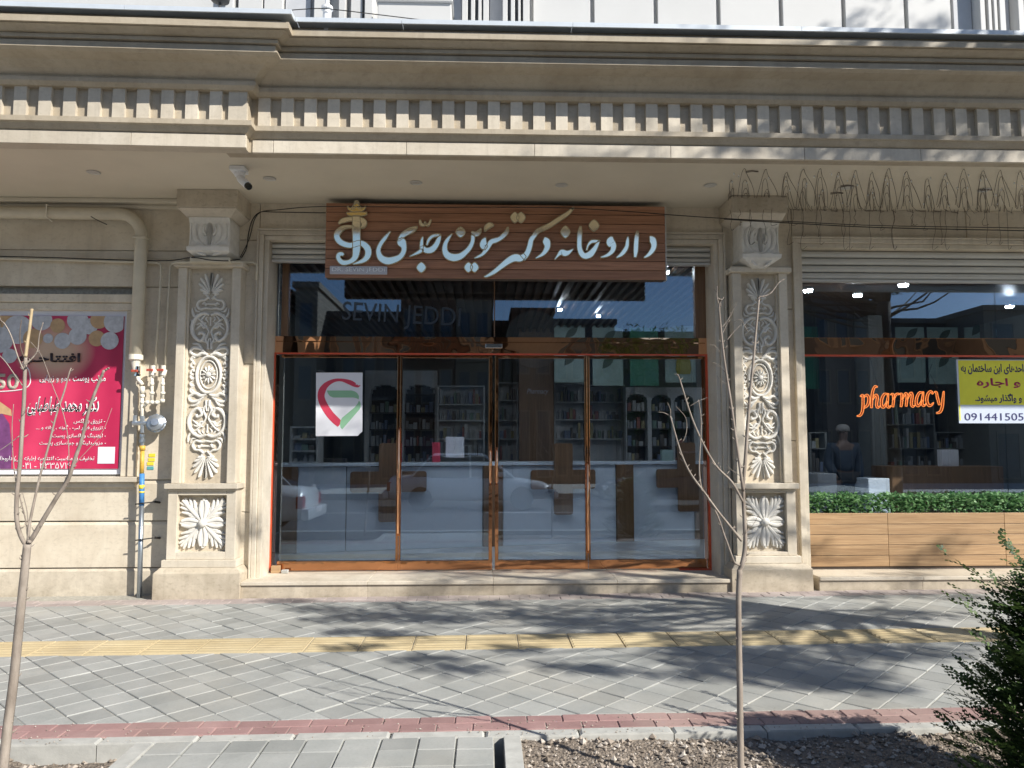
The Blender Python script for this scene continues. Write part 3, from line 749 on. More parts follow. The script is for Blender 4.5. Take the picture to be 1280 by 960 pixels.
    for a, Lp in ((0, 27), (17, 26.5), (33, 24), (49, 19.5), (66, 14), (84, 9)):
        an = rad(a); c0 = (1.0 * math.sin(an), 103)
        st([(c0[0] + r * Lp * math.sin(an) * (1 - .12 * (1 - r)), c0[1] + r * Lp * math.cos(an), w_) for r, w_ in ((.12, 1.6), (.5, 3.0), (.85, 4.2), (1.0, 2.2))], .036)
    b_('scroll_relief', mb, M['ornament_white'], 0)
    # ------- four-leaf rosette
    RW[0] = 1.2
    mb = MB(); zr = (rz0 + rz1) / 2; hx = (L1 - L0 - 2 * fw) / 2 * .93; hz = (rz1 - rz0) / 2 * .90; YR = Y + .062
    def rs(pts, hh): relief_stroke(mb, [(cx + a * hx, zr + b * hz, w_) for a, b, w_ in pts], YR, hh, seg=5, n=4)
    for sx in (1, -1):
        for sz in (1, -1):
            rs([(.1 * sx, .1 * sz, .03), (.5 * sx, .5 * sz, .05), (.9 * sx, .9 * sz, .028)], .04)
            for t, e in ((.30, (.42, .92)), (.48, (.60, .98)), (.66, (.80, 1.0)), (.30, (.92, .42)), (.48, (.98, .62)), (.66, (1.0, .80)), (.2, (.30, .62)), (.2, (.62, .30))):
                rs([(t * sx, t * sz, .022), ((t + e[0]) / 2 * sx * 1.02, (t + e[1]) / 2 * sz, .036), (e[0] * sx, e[1] * sz, .018)], .032)
    for dx, dz in ((1, 0), (-1, 0), (0, 1), (0, -1)):
        for o in (-.13, 0, .13):
            L_ = .98 if o == 0 else .9
            rs([(dx * .15 + dz * o * .3, dz * .15 + dx * o * .3, .03), (dx * .55 + dz * o, dz * .55 + dx * o, .05), (dx * L_ + dz * o * .6, dz * L_ + dx * o * .6, .03)], .045 if o else .036)
    mb.lathe([(.043, 0), (.042, .02), (.034, .036), (.018, .046), (.001, .049)], 18, T=Matrix.Translation((cx, YR - .03, zr)) @ Matrix.Rotation(rad(90), 4, 'X'))
    b_('rosette', mb, M['ornament_white'], 0)
    RW[0] = 1.0
    return p
pilaster(218.5, 297.5, 334, 604.5, 611, 208, 298, 0, (619, 690), 700, (708, 750, 190, 300), (221, 297, 240, 258, 268, 257, 338, 600), (236, 287, 275, 309, 322, .72), 'left pilaster beside the gas pipes')
pilaster(918.5, 987, 341, 604, 611, 920, 995, 0, (616, 690), 695, (703, 740, 915, 1017), (915, 984, 251, 264, 275, 951, 345, 601), (928, 974, 280, 318, 335, .34), 'right pilaster behind the bare sapling')

# ------------------------------------------------ shutters
def shutter(x0, x1, z0, z1, n):
    s = empty('rolling_shutter', ((x0 + x1) / 2, .14, z0), 'raised metal roller shutter'); s.parent = B
    h = (z1 - z0) / n
    for i in range(n):
        mb = MB(); a = z0 + i * h
        mb.prism([(.12, a + .006), (.105, a + .02), (.10, a + h * .5), (.105, a + h - .012), (.12, a + h - .002), (.16, a + h - .002), (.16, a + .006)][::-1], 'x', x0, x1)
        mb.build('slat', M['shutter_metal'], s)
    mb = MB(); mb.box(x0, x1, .095, .17, z0 - .02, z0 + .003); mb.build('bottom_bar', M['shutter_metal'], s, bevel=.003)
zsh = WZ(620, 327, .10); shutter(DL + .004, DR - .004, zsh, DTOP - .001, 3)
zsw = WZ(1100, 350, .10); shutter(WL + .004, WR, zsw, WTOP - .001, 4)
mb = MB(); mb.box(DL, DR, .17, .28, zsh + .06, DTOP + .3); mb.box(WL, WR, .17, .28, zsw + .06, WTOP + .3); mb.box(DL, DR, GLY - .02, GLY + .08, zsh + .16, ZS); mb.box(WL, WR, GLY - .02, GLY + .08, zsw + .18, ZS); bpart(mb, 'shutter_housing', M['facade_dark'])
mb = MB(); mb.box(DL, WR, .281, GLY + .08, ZS - .1, ZS + .1); bpart(mb, 'lintel_core', M['joint_sand'])

# ------------------------------------------------ door glazing
gx = lambda q, y=560: WX(q, y, GLY); gz = lambda y, q=620: WZ(q, y, GLY)
gl0, gl1 = gx(340.5), gx(885)
zred = gz(444.5); zband1 = gz(422); zbot = TREAD
zhead = zsh + .158
S = empty('shopfront', ((gl0 + gl1) / 2, GLY, TREAD), 'glazed shopfront with copper mirror frames'); S.parent = B
def sp_(mb, name, mat, bev=0, **k): return mb.build(name, M[mat], S, bevel=bev, **k)
for a, b in ((DL + .004, gl0 + .03), (gl1 - .03, DR - .004)):
    mb = MB(); mb.box(a, b, GLY - .035, GLY + .10, zbot, zred + .0); sp_(mb, 'door_post', 'copper_frame', .004)
mb = MB(); w = .022
mb.box(gl0, gl0 + w, GLY - .055, GLY - .037, zbot + .02, zred); mb.box(gl1 - w, gl1, GLY - .055, GLY - .037, zbot + .02, zred); mb.box(gl0, gl1, GLY - .055, GLY - .037, zred + .001, zred + .018)
mb.box(gl1 - .35, gl1, GLY - .055, GLY - .037, zbot, zbot + .018); sp_(mb, 'red_trim', 'red_trim')
mb = MB(); mb.box(gl0, gl1, GLY - .034, GLY + .06, zred + .02, zband1); sp_(mb, 'transom_band', 'copper_mirror')
mb = MB(); mb.box(gl0 + .02, gl1 - .02, GLY - .036, GLY - .0345, zred + .135, zred + .148); sp_(mb, 'transom_bead', 'copper_frame')
mb = MB(); mb.box(WX(607, 431, GLY - .05), WX(628, 431, GLY - .05), GLY - .05, GLY - .036, WZ(610, 435, GLY - .05), WZ(610, 429.5, GLY - .05)); sp_(mb, 'door_sensor', 'chrome', .003)
# upper side posts and panes
ux0, ux1 = gx(361, 380), gx(868, 380)
mb = MB(); mb.box(gl0 - .05, ux0 - .07, GLY - .0, GLY + .05, zband1 + .002, zhead); sp_(mb, 'side_pane', 'shop_glass')
for a, b in ((ux0 - .07, ux0), (ux1, gl1 + .01)):
    mb = MB(); mb.box(a, b, GLY - .03, GLY + .06, zband1 + .002, zhead); sp_(mb, 'upper_post', 'counter_wood', .003)
um = gx(616, 380)
for a, b in ((ux0, um), (um, ux1)):
    mb = MB(); mb.box(a + .002, b - .002, GLY + .01, GLY + .02, zband1, zhead); sp_(mb, 'upper_pane', 'shop_glass')
mb = MB(); mb.box(gx(618, 380) - .006, gx(618, 380) + .006, GLY + .0, GLY + .03, zband1, zhead); sp_(mb, 'upper_mullion', 'counter_wood')
# vinyl lettering faint on the upper pane
text('window_lettering', 'SEVIN JEDDI', plain('frost', (.05, .06, .075), .12), S, gx(502, 385), GLY - .0, WZ(502, 396, GLY), width=gx(578, 385) - gx(430, 385), height=.27, ext=.001, shear=0, tilt=rad(3))
# four door leaves
lv = [(352, 496), (501, 611), (623, 731), (737, 878)]
zr = gz(700)
for i, (a, b) in enumerate(lv):
    x0, x1 = gx(a), gx(b)
    d = S
    mb = MB(); mb.box(x0, x1, GLY + .012, GLY + .02, zr + .001, zred - .032); sp_(mb, 'door_pane', 'shop_glass')
    mb = MB(); mb.box(x0 - .02, x1 + .02, GLY - .01, GLY + .045, zbot + .012, zr); sp_(mb, 'bottom_rail', 'copper_frame', .003)
    mb = MB(); mb.box(x0 - .02, x1 + .02, GLY - .01, GLY + .045, zred - .03, zred + .0); sp_(mb, 'top_rail', 'copper_frame', .003)
for a, b in ((496, 499.2), (499.8, 502), (611, 615.3), (618.7, 623), (731, 733.7), (734.3, 737)):
    mb = MB(); mb.box(gx(a), gx(b), GLY - .022, GLY + .05, zbot + .012, zred - .0); sp_(mb, 'stile', 'copper_frame', .003)
for q, y0, y1, in ((502, 560, 612), (733, 572, 640)):
    pass
# long pull bars
for q, ya, yb in ((499.5, 535, 668), (733.5, 578, 690), (613, 560, 605), (621, 560, 605)):
    mb = MB(); x = gx(q); mb.tube([(x, GLY - .03, gz(yb)), (x, GLY - .065, gz(yb) + .03), (x, GLY - .065, gz(ya) - .03), (x, GLY - .03, gz(ya))], .012, 8); sp_(mb, 'pull_handle', 'copper_mirror', smooth=True)
mb = MB(); mb.box(gl0 + .04, gl0 + .13, GLY - .09, GLY - .035, TREAD, TREAD + .075); sp_(mb, 'floor_guide', 'planter_wood', .003)
mb = MB(); mb.box(gl0 + .15, gl0 + .22, GLY - .11, GLY - .05, TREAD, TREAD + .035); sp_(mb, 'floor_stop', 'curb_concrete', .008)
# ------------------------------------------------ right window glazing
w0 = WL + .004; wz = lambda y: WZ(1120, y, GLY)
Wd = empty('shop_window', (w0 + 1, GLY, TREAD), 'wide shop window with copper mirror transom above a planked planter'); Wd.parent = B
def wp(mb, name, mat, bev=0, **k): return mb.build(name, M[mat], Wd, bevel=bev, **k)
zr2 = wz(446.5); zb2 = wz(423); zw1 = zsw + .178; zp1 = wz(640)
mb = MB(); mb.box(w0, WR, GLY - .034, GLY + .06, zr2 + .02, zb2); wp(mb, 'transom_band', 'copper_mirror', .003)
mb = MB(); mb.box(w0, WR, GLY - .055, GLY - .036, zr2, zr2 + .018); mb.box(w0, WR, GLY - .055, GLY - .036, wz(702), wz(699)); wp(mb, 'red_trim', 'red_trim')
j = WX(1256, 500, GLY)
for a, b in ((w0, j), (j, j + 2.1)):
    mb = MB(); mb.box(a + .003, b - .003, GLY + .012, GLY + .02, zp1 - .3, zr2); wp(mb, 'window_pane', 'shop_glass')
j = WX(1245, 380, GLY)
for a, b in ((w0, j), (j, j + 2.1)):
    mb = MB(); mb.box(a + .003, b - .003, GLY + .012, GLY + .02, zb2, zw1); wp(mb, 'window_pane', 'shop_glass')
# ================================================================== THE SIGN
SY = -.22
sx0, sx1 = WX(407, 300, SY), WX(831.5, 300, SY); sz1 = (WZ(407, 252.5, SY) + WZ(831, 259, SY)) / 2; sz0 = (WZ(407, 346, SY) + WZ(831, 351, SY)) / 2
SG = empty('shop_sign', ((sx0 + sx1) / 2, SY, sz0), 'long wooden plank sign with mirrored Persian lettering above the glass doors', 'shop sign')
n = 8; h = (sz1 - sz0) / n
for i in range(n):
    mb = MB(); mb.box(sx0, sx1, SY, SY + .02, sz0 + i * h + .003, sz0 + (i + 1) * h - .003); mb.build('plank', M['sign_wood'], SG, bevel=.002)
mb = MB(); mb.box(sx0 + .004, sx1 - .004, SY + .014, SY + .13, sz0 + .004, sz1 - .004); mb.build('backing_board', M['facade_dark'], SG)
mb = MB(); mb.box(sx0 + .15, sx1 - .3, SY + .13, .02, sz0 + .05, sz0 + .10); mb.box(sx0 + .15, sx1 - .3, SY + .13, .02, sz1 - .12, sz1 - .07); mb.build('bracket', M['facade_dark'], SG)
mb = MB(); mb.box(sx1 + .001, sx1 + .012, SY - .004, SY + .10, sz0, sz1); mb.build('edge_trim', M['shutter_metal'], SG)
REG = {'A': (400, 245, 8.828), 'B': (540, 245, 8.828), 'C': (680, 245, 8.0)}
LT = .035; _lc = [0]
def letter(strokes, reg, parent=SG, name='letter', lift_=0):
    ox, oy, s = REG[reg]; mb = MB(); scale = 8.2 / 961 / s
    _lc[0] += 1
    for k, P_ in enumerate(strokes):
        off = .0017 * k + lift_; closed = False
        if len(P_) == 3 and P_[0] == 'dot':
            (cx_, cy_), (rx, ry) = P_[1], P_[2]
            out = []
            for q in range(16):
                a = q * math.pi / 8; rr_ = 1 / (abs(math.cos(a)) ** 1.45 + abs(math.sin(a)) ** 1.45) ** (1 / 1.45)
                out.append((cx_ + rx * rr_ * math.cos(a), cy_ + ry * rr_ * math.sin(a)))
        else:
            out = ribbon_outline(smooth_pts(P_, 5))
        pts = [W(ox + x / s, oy + y / s, SY - LT) for x, y in out]
        cx0 = sum(p[0] for p in pts) / len(pts); cz0 = sum(p[1] for p in pts) / len(pts)
        yf, yb = SY - LT - off, SY - .001
        # the ribbon as a chain of quads (robust for bent strokes), mirrored face + cream returns
        k2 = len(pts); nb = len(mb.v)
        mb.v += [(x, yf, z) for x, z in pts] + [(x, yb, z) for x, z in pts]
        for i in range(k2):
            j = (i + 1) % k2; mb.f.append((nb + i, nb + j, nb + k2 + j, nb + k2 + i)); mb.m.append(1)
        if P_[0] == 'dot': mb.f.append(tuple(nb + i for i in range(k2))); mb.m.append(0)
        else:
            hlf = k2 // 2
            for i in range(hlf - 1):
                mb.f.append((nb + i, nb + i + 1, nb + k2 - 2 - i, nb + k2 - 1 - i)); mb.m.append(0)
        # thin cream rim round the face
        ring = [(x, yf - .0015, z) for x, z in pts]
        mb.tube(ring, .0048, 5, m=1, closed=True)
    return mb.build(name, [M['gold_mirror' if name == 'emblem_crown' else 'letter_mirror'], M['letter_edge']], parent)
D = lambda x, y, rx=52, ry=58: ('dot', (x, y), (rx, ry))
letter([[(1058, 402, 14), (1085, 435, 66), (1100, 490, 58), (1085, 540, 50), (1045, 588, 36), (1000, 616, 14)]], 'C')
letter([[(935, 350, 14), (928, 400, 42), (922, 470, 48), (918, 550, 46), (911, 614, 26)]], 'C')
letter([[(840, 405, 14), (835, 450, 34), (828, 505, 40), (800, 555, 44), (765, 592, 34), (724, 616, 12)]], 'C')
letter([[(680, 405, 24), (668, 440, 78), (672, 470, 92), (694, 500, 62), (686, 545, 48), (650, 582, 38), (608, 602, 26), (566, 612, 12)]], 'C')
letter([[(366, 303, 16), (358, 370, 46), (354, 450, 48), (356, 520, 50), (376, 575, 56), (412, 600, 60), (462, 582, 66), (502, 535, 52), (535, 480, 34), (556, 442, 12)],
        [(425, 545, 14), (440, 495, 22), (474, 458, 34), (515, 452, 32), (554, 446, 12)]], 'C')
letter([D(500, 295)], 'C', name='letter_dot'); letter([D(214, 360, 48, 62)], 'C', name='letter_dot')
letter([[(292, 530, 10), (250, 562, 40), (212, 572, 62), (176, 562, 56), (142, 592, 28), (108, 634, 12)]], 'C')
letter([[(8, 412, 16), (22, 448, 74), (34, 500, 62), (14, 550, 48), (-22, 588, 34), (-84, 622, 12)]], 'C')
letter([[(298, 115, 20), (240, 172, 36), (150, 232, 44), (60, 292, 44), (0, 322, 44), (-60, 350, 44), (-100, 400, 46), (-128, 440, 50), (-142, 500, 54), (-170, 575, 56), (-215, 620, 70)],
        [(-190, 590, 40), (-235, 622, 70), (-290, 618, 76), (-350, 645, 66), (-430, 705, 52), (-500, 760, 42), (-570, 800, 26), (-600, 806, 10)]], 'C')
letter([D(915, 237, 50, 58), D(982, 237, 50, 58)], 'B', name='letter_dot')
letter([[(838, 343, 14), (822, 400, 44), (785, 440, 50), (745, 472, 46), (700, 490, 56), (655, 505, 56), (628, 545, 54), (600, 590, 50), (560, 640, 36), (512, 668, 28), (466, 687, 10)],
        [(592, 458, 14), (572, 500, 66), (570, 548, 84), (600, 575, 50)]], 'B')
letter([[(580, 388, 14), (602, 348, 50), (640, 322, 58), (682, 325, 14)]], 'B', name='letter_dot')
letter([[(538, 358, 14), (520, 398, 42), (482, 422, 54), (436, 395, 18)], [(452, 430, 42), (448, 500, 46), (420, 565, 52), (372, 620, 58), (312, 665, 72), (240, 680, 84), (172, 655, 78), (142, 600, 62), (148, 530, 50), (180, 470, 36), (222, 418, 12)]], 'B')
letter([D(315, 400, 54, 60)], 'B', name='letter_dot'); letter([D(402, 787, 48, 58), D(470, 787, 48, 58)], 'B', name='letter_dot')
letter([[(1333, 428, 12), (1312, 475, 48), (1282, 540, 60), (1232, 592, 70), (1172, 600, 62), (1132, 575, 52), (1112, 605, 44), (1060, 635, 30), (986, 668, 10)],
        [(1178, 545, 20), (1200, 485, 34), (1240, 445, 36), (1290, 432, 32), (1333, 428, 12)], [(1135, 450, 14), (1124, 500, 36), (1118, 585, 44)]], 'A')
letter([[(1102, 265, 18), (1116, 312, 32), (1150, 318, 26), (1160, 282, 16)], [(1160, 300, 20), (1184, 322, 28), (1208, 302, 24), (1222, 262, 14)]], 'A', name='letter_dot')
letter([D(1117, 788, 54, 60)], 'A', name='letter_dot')
letter([[(1074, 340, 16), (1022, 372, 62), (960, 402, 62), (905, 440, 54), (862, 492, 24)],
        [(880, 470, 60), (900, 510, 100), (925, 560, 66), (922, 615, 56), (885, 670, 60), (822, 702, 72), (742, 716, 82), (672, 682, 72), (644, 605, 52), (670, 530, 46), (720, 462, 42), (778, 390, 14)]], 'A')
# the emblem at the left end of the sign
letter([[(300, 178, 8), (312, 196, 30), (400, 200, 52), (498, 196, 30), (512, 178, 8)], [(306, 112, 8), (326, 145, 26), (400, 150, 60), (478, 145, 26), (504, 110, 8)], [(352, 145, 20), (372, 125, 30), (402, 100, 36), (435, 125, 30), (452, 145, 20)],
        [(380, 100, 8), (390, 68, 12), (406, 60, 12), (420, 70, 12), (430, 100, 8)]], 'A', name='emblem_crown', lift_=.002)
letter([[(402, 215, 74), (402, 300, 88), (402, 400, 88), (404, 500, 86), (402, 600, 84), (385, 680, 66), (330, 726, 50), (250, 735, 56), (205, 690, 50), (208, 650, 50), (240, 640, 44), (262, 655, 30)]], 'A', name='emblem_column', lift_=.005)
letter([[(206, 306, 14), (250, 272, 46), (340, 254, 44), (430, 258, 50), (486, 290, 60), (474, 334, 40), (440, 346, 14)],
        [(372, 338, 22), (270, 346, 40), (206, 392, 62), (186, 450, 66), (230, 512, 66), (330, 545, 60), (450, 520, 62), (522, 575, 74), (530, 650, 70), (480, 712, 50), (362, 752, 12)]], 'A', name='emblem_scroll')
mb = MB(); q0 = W(412, 342.5, SY - .02); q1 = W(484, 332.8, SY - .02)
mb.box(q0[0], q1[0], SY - .022, SY - .001, q0[1], q1[1]); mb.build('name_plate', M['plaque'], SG, bevel=.006)
text('plate_lettering', 'DR. SEVIN JEDDI', M['plaque_letter'], SG, (q0[0] + q1[0]) / 2, SY - .023, (q0[1] + q1[1]) / 2, width=(q1[0] - q0[0]) * .92, height=.052, ext=.004, bold=.01)

# ================================================================== PAVEMENT
PV = empty('pavement', (0, -2, 0)); PV['kind'] = 'structure'
YC0 = -3.52                                     # front edge of the red curb band
def yat(py): return G(640, py)[1]
ya, yb = -.245, yat(750)                        # red band by the wall
yt0, yt1 = yat(811), yat(792.6)                 # tactile strip
yr0, yr1 = yat(911.5), yat(894.5)                   # red band at the tree pits
def sheet(name, x0, x1, y0, y1, dz, mat, parent=PV, kind=None):
    mb = MB(); nx = 2
    mb.face([(x0, y0, zg(x0, y0) + dz), (x1, y0, zg(x1, y0) + dz), (x1, y1, zg(x1, y1) + dz), (x0, y1, zg(x0, y1) + dz)])
    return mb.build(name, mat, parent, kind=kind, recalc=False)
bed = sheet('pavement_bed', -10, 10, yr0 - .01, .3, -.007, M['joint_sand'])
def clip(poly, x0, x1, y0, y1):
    def half(P_, f, g_):
        o = []
        for i in range(len(P_)):
            a, b = P_[i], P_[(i + 1) % len(P_)]; fa, fb = f(a), f(b)
            if fa >= 0: o.append(a)
            if (fa >= 0) != (fb >= 0): t = fa / (fa - fb); o.append((a[0] + (b[0] - a[0]) * t, a[1] + (b[1] - a[1]) * t))
        return o
    for f in (lambda p: p[0] - x0, lambda p: x1 - p[0], lambda p: p[1] - y0, lambda p: y1 - p[1]):
        poly = half(poly, f, None)
        if len(poly) < 3: return []
    return poly
def area(P_): return abs(sum(P_[i][0] * P_[(i + 1) % len(P_)][1] - P_[(i + 1) % len(P_)][0] * P_[i][1] for i in range(len(P_)))) / 2
def slab_poly(mb, P_, dz, th=.02, bev=.004, tx=0, ty=0):
    A = sum((P_[i][0] * P_[(i + 1) % len(P_)][1] - P_[(i + 1) % len(P_)][0] * P_[i][1]) for i in range(len(P_)))
    if A < 0: P_ = P_[::-1]
    cx_ = sum(p[0] for p in P_) / len(P_); cy_ = sum(p[1] for p in P_) / len(P_); k = len(P_); n_ = len(mb.v)
    def zz(x, y): return zg(x, y) + dz + tx * (x - cx_) + ty * (y - cy_)
    for x, y in P_: mb.v.append((x, y, zz(x, y) - th))
    for x, y in P_: mb.v.append((x, y, zz(x, y) - bev))
    for x, y in P_:
        d = math.hypot(x - cx_, y - cy_) or 1; q = 1 - bev * 1.3 / d
        x2, y2 = cx_ + (x - cx_) * q, cy_ + (y - cy_) * q; mb.v.append((x2, y2, zz(x2, y2)))
    for i in range(k):
        j = (i + 1) % k
        mb.f += [(n_ + i, n_ + j, n_ + k + j, n_ + k + i), (n_ + k + i, n_ + k + j, n_ + 2 * k + j, n_ + 2 * k + i)]; mb.m += [0, 0]
    mb.f.append(tuple(n_ + 2 * k + i for i in range(k))); mb.m.append(0)
def onscreen(cx_, cy_):
    v = Vector((cx_, cy_, zg(cx_, cy_))) - CAM; z = v.dot(_fw)
    if z < .3: return None
    px = 640 + FPX * v.dot(_rt) / z; py = 480 - FPX * v.dot(_up) / z
    return (px, py, z) if -30 < px < 1310 and py < 990 else None
def lay(name, polys, mat, gap=.003, rest_name=None, cap_n=300):
    """the pieces that show largest are objects of their own, the rest one mesh"""
    def key(P_):
        cx_ = sum(p[0] for p in P_) / len(P_); cy_ = sum(p[1] for p in P_) / len(P_); s = onscreen(cx_, cy_)
        return (area(P_) * 100 / s[2] ** 3) if s else area(P_) * 1e-6
    polys = sorted(polys, key=key, reverse=True); rest = MB(); nr = 0
    for i, P_ in enumerate(polys):
        dz, tx, ty = R.uniform(-.0028, .0022), R.uniform(-.011, .011), R.uniform(-.011, .011)
        if i < cap_n and key(P_) > .001:
            mb = MB(); slab_poly(mb, P_, dz, tx=tx, ty=ty); mb.build(name, mat, PV, recalc=False)
        else: slab_poly(rest, P_, dz, tx=tx, ty=ty); nr += 1
    if nr: rest.build(rest_name or name, mat, PV, kind='stuff', recalc=False)
PS = .197
def diag(x0, x1, y0, y1, phase=0):
    out = []; c = PS * math.sqrt(2); g = .0035
    for i in range(-60, 60):
        for j in range(-60, 60):
            cx_ = (i + j) * c / 2 + phase; cy_ = (i - j) * c / 2 - 1.2
            if not (x0 - c < cx_ < x1 + c and y0 - c < cy_ < y1 + c): continue
            r = c / 2 - g
            P_ = clip([(cx_ + r, cy_), (cx_, cy_ + r), (cx_ - r, cy_), (cx_, cy_ - r)], x0, x1, y0, y1)
            if P_ and area(P_) > .0006: out.append(P_)
    return out
g = .003
pp = diag(-6.6, 6.6, yt1 + g, yb - g, .03) + diag(-6.6, 6.6, yr1 + g, yt0 - g, .0)
lay('paver', pp, M['paver_grey'])
def rows(x0, x1, y0, y1, ln, shift, n_):
    out = []; h_ = (y1 - y0) / n_
    for r in range(n_):
        x = x0 - (ln * shift * (r % 2))
        while x < x1:
            out.append([(x + g * .6, y0 + r * h_ + g * .6), (x + ln - g * .6, y0 + r * h_ + g * .6), (x + ln - g * .6, y0 + (r + 1) * h_ - g * .6), (x + g * .6, y0 + (r + 1) * h_ - g * .6)]); x += ln
    return out
lay('red_brick', rows(-6.6, 6.6, yr0, yr1, .198, .5, 2), M['brick_red'])
lay('faded_brick', rows(-6.6, 6.6, yb, ya, .198, .5, 2), M['brick_dusty'])
# ribbed tactile slabs
x = -6.5; L_ = .397
while x < 6.6:
    mb = MB(); slab_poly(mb, [(x + g, yt0 + g), (x + L_ - g, yt0 + g), (x + L_ - g, yt1 - g), (x + g, yt1 - g)], R.uniform(-.001, .001))
    nrib = 6; w_ = (yt1 - yt0 - .03) / nrib
    for r in range(nrib):
        y0 = yt0 + .018 + r * w_
        zz = [zg(x, y0) + .0005, zg(x, y0) + .0055]
        mb.v += [(x + .015, y0, zz[0]), (x + L_ - .015, y0, zz[0]), (x + L_ - .015, y0 + w_ * .5, zz[0]), (x + .015, y0 + w_ * .5, zz[0]), (x + .02, y0 + .008, zz[1]), (x + L_ - .02, y0 + .008, zz[1]), (x + L_ - .02, y0 + w_ * .5 - .008, zz[1]), (x + .02, y0 + w_ * .5 - .008, zz[1])]
        b = len(mb.v) - 8
        mb.f += [(b + 4, b + 5, b + 6, b + 7), (b, b + 1, b + 5, b + 4), (b + 2, b + 3, b + 7, b + 6), (b + 1, b + 2, b + 6, b + 5), (b + 3, b, b + 4, b + 7)]; mb.m += [0] * 5
    mb.build('tactile_slab', M['slab_yellow'], PV, recalc=False); x += L_
# curb stones along the pits, ramp slabs and their edging
XR0, XR1 = G(192, 930)[0], G(618, 940)[0]
yk0 = yat(919); x = -6.5
while x < 6.5:
    mb = MB(); slab_poly(mb, [(x + .003, yk0), (x + .497, yk0), (x + .497, yr0 - .004), (x + .003, yr0 - .004)], R.uniform(-.004, .004), th=.24, bev=.010); mb.build('curb_stone', M['curb_concrete'], PV, recalc=False); x += .5
for s_, xx in ((-1, XR0 - .005), (1, XR1 + .05)):
    y = yk0 - .003
    while y > -5.0:
        x0, x1 = (xx - .09, xx) if s_ < 0 else (xx, xx + .09)
        mb = MB(); slab_poly(mb, [(x0, y - .49), (x1, y - .49), (x1, y), (x0, y)], R.uniform(0, .006), th=.24, bev=.012); mb.build('edging_stone', M['curb_concrete'], PV, recalc=False); y -= .495
PW = (XR1 - XR0) / 9
rp = []; y = yk0 - .004; k = 0
while y > -5.0:
    d_ = .197 if k else .16
    for i in range(9): rp.append([(XR0 + i * PW + .004, y - d_ + .003), (XR0 + (i + 1) * PW - .004, y - d_ + .003), (XR0 + (i + 1) * PW - .004, y - .003), (XR0 + i * PW + .004, y - .003)])
    y -= d_; k += 1
lay('ramp_slab', rp, M['paver_grey'])
sheet('ramp_bed', XR0, XR1 + .0, -5.0, yk0, -.012, M['joint_sand'])

# soil in the tree pits: displaced sheet with pebbles
def nz(x, y, s): 
    from mathutils import noise
    return noise.noise(Vector((x * s, y * s, 3.1)))
def soil_patch(x0, x1, y0, y1, low, seed, npeb):
    nx = int((x1 - x0) / .03); ny = int((y1 - y0) / .03); mb = MB()
    nx, ny = min(nx, 150), min(ny, 60)
    def hz(x, y):
        e = min((y1 - y) / .25, 1)
        return zg(x, y) + low + .030 * nz(x, y, 2.2) + .018 * nz(x, y, 9) + .012 * nz(x, y, 31) + .02 * math.exp(-((y - y1) / .2) ** 2)
    for j in range(ny + 1):
        for i in range(nx + 1):
            x = x0 + (x1 - x0) * i / nx; y = y0 + (y1 - y0) * j / ny; mb.v.append((x, y, hz(x, y)))
    for j in range(ny):
        for i in range(nx):
            a = j * (nx + 1) + i; mb.f.append((a, a + 1, a + nx + 2, a + nx + 1)); mb.m.append(0)
    mb.build('soil', M['soil'], None, smooth=True, kind='structure', recalc=False)
    pb = MB(); rr = random.Random(seed)
    for _ in range(npeb):
        x = rr.uniform(x0, x1); y = y1 - abs(rr.gauss(0, .45)); 
        if y < y0: continue
        r = min(.028, .004 + rr.expovariate(1 / .0045)); z = hz(x, y) + r * .3; n_ = len(pb.v)
        for v in ((1, 0, 0), (-1, 0, 0), (0, 1, 0), (0, -1, 0), (0, 0, 1), (0, 0, -1), ):
            k = rr.uniform(.6, 1.25) * r; pb.v.append((x + v[0] * k + rr.uniform(-.3, .3) * r, y + v[1] * k + rr.uniform(-.3, .3) * r, z + v[2] * k * .75))
        for f in ((0, 2, 4), (2, 1, 4), (1, 3, 4), (3, 0, 4), (2, 0, 5), (1, 2, 5), (3, 1, 5), (0, 3, 5)): pb.f.append(tuple(n_ + q for q in f)); pb.m.append(0)
    pb.build('gravel', M['pebble'], None, kind='stuff', label='loose stones and clods scattered over the planting soil', recalc=False)
soil_patch(-6.5, XR0 - .09, -5.05, yk0 + .01, -.10, 3, 3500); soil_patch(XR1 + .13, 6.5, -5.05, yk0 + .01, -.055, 4, 9000)
sp = MB(); rr = random.Random(77)
for _ in range(900):
    x = rr.choice((rr.uniform(-3.4, -2.2), rr.uniform(-2, 3.6), rr.uniform(-.2, 3.4))); y = yk0 + abs(rr.gauss(0, .16)) if rr.random() < .8 else rr.uniform(yk0, ya)
    r = rr.uniform(.0015, .0065) if y < yr1 else rr.uniform(.001, .003); z = zg(x, y) + r * .4; n_ = len(sp.v)
    for v in ((1, 0, 0), (-1, 0, 0), (0, 1, 0), (0, -1, 0), (0, 0, 1)): sp.v.append((x + v[0] * r * rr.uniform(.6, 1.3), y + v[1] * r * rr.uniform(.6, 1.3), z + v[2] * r * .8))
    for f in ((0, 2, 4), (2, 1, 4), (1, 3, 4), (3, 0, 4)): sp.f.append(tuple(n_ + q for q in f)); sp.m.append(0)
sp.build('spilled_grit', M['pebble'], None, kind='stuff', label='grit and small stones spilled from the tree pits over the paving', recalc=False)
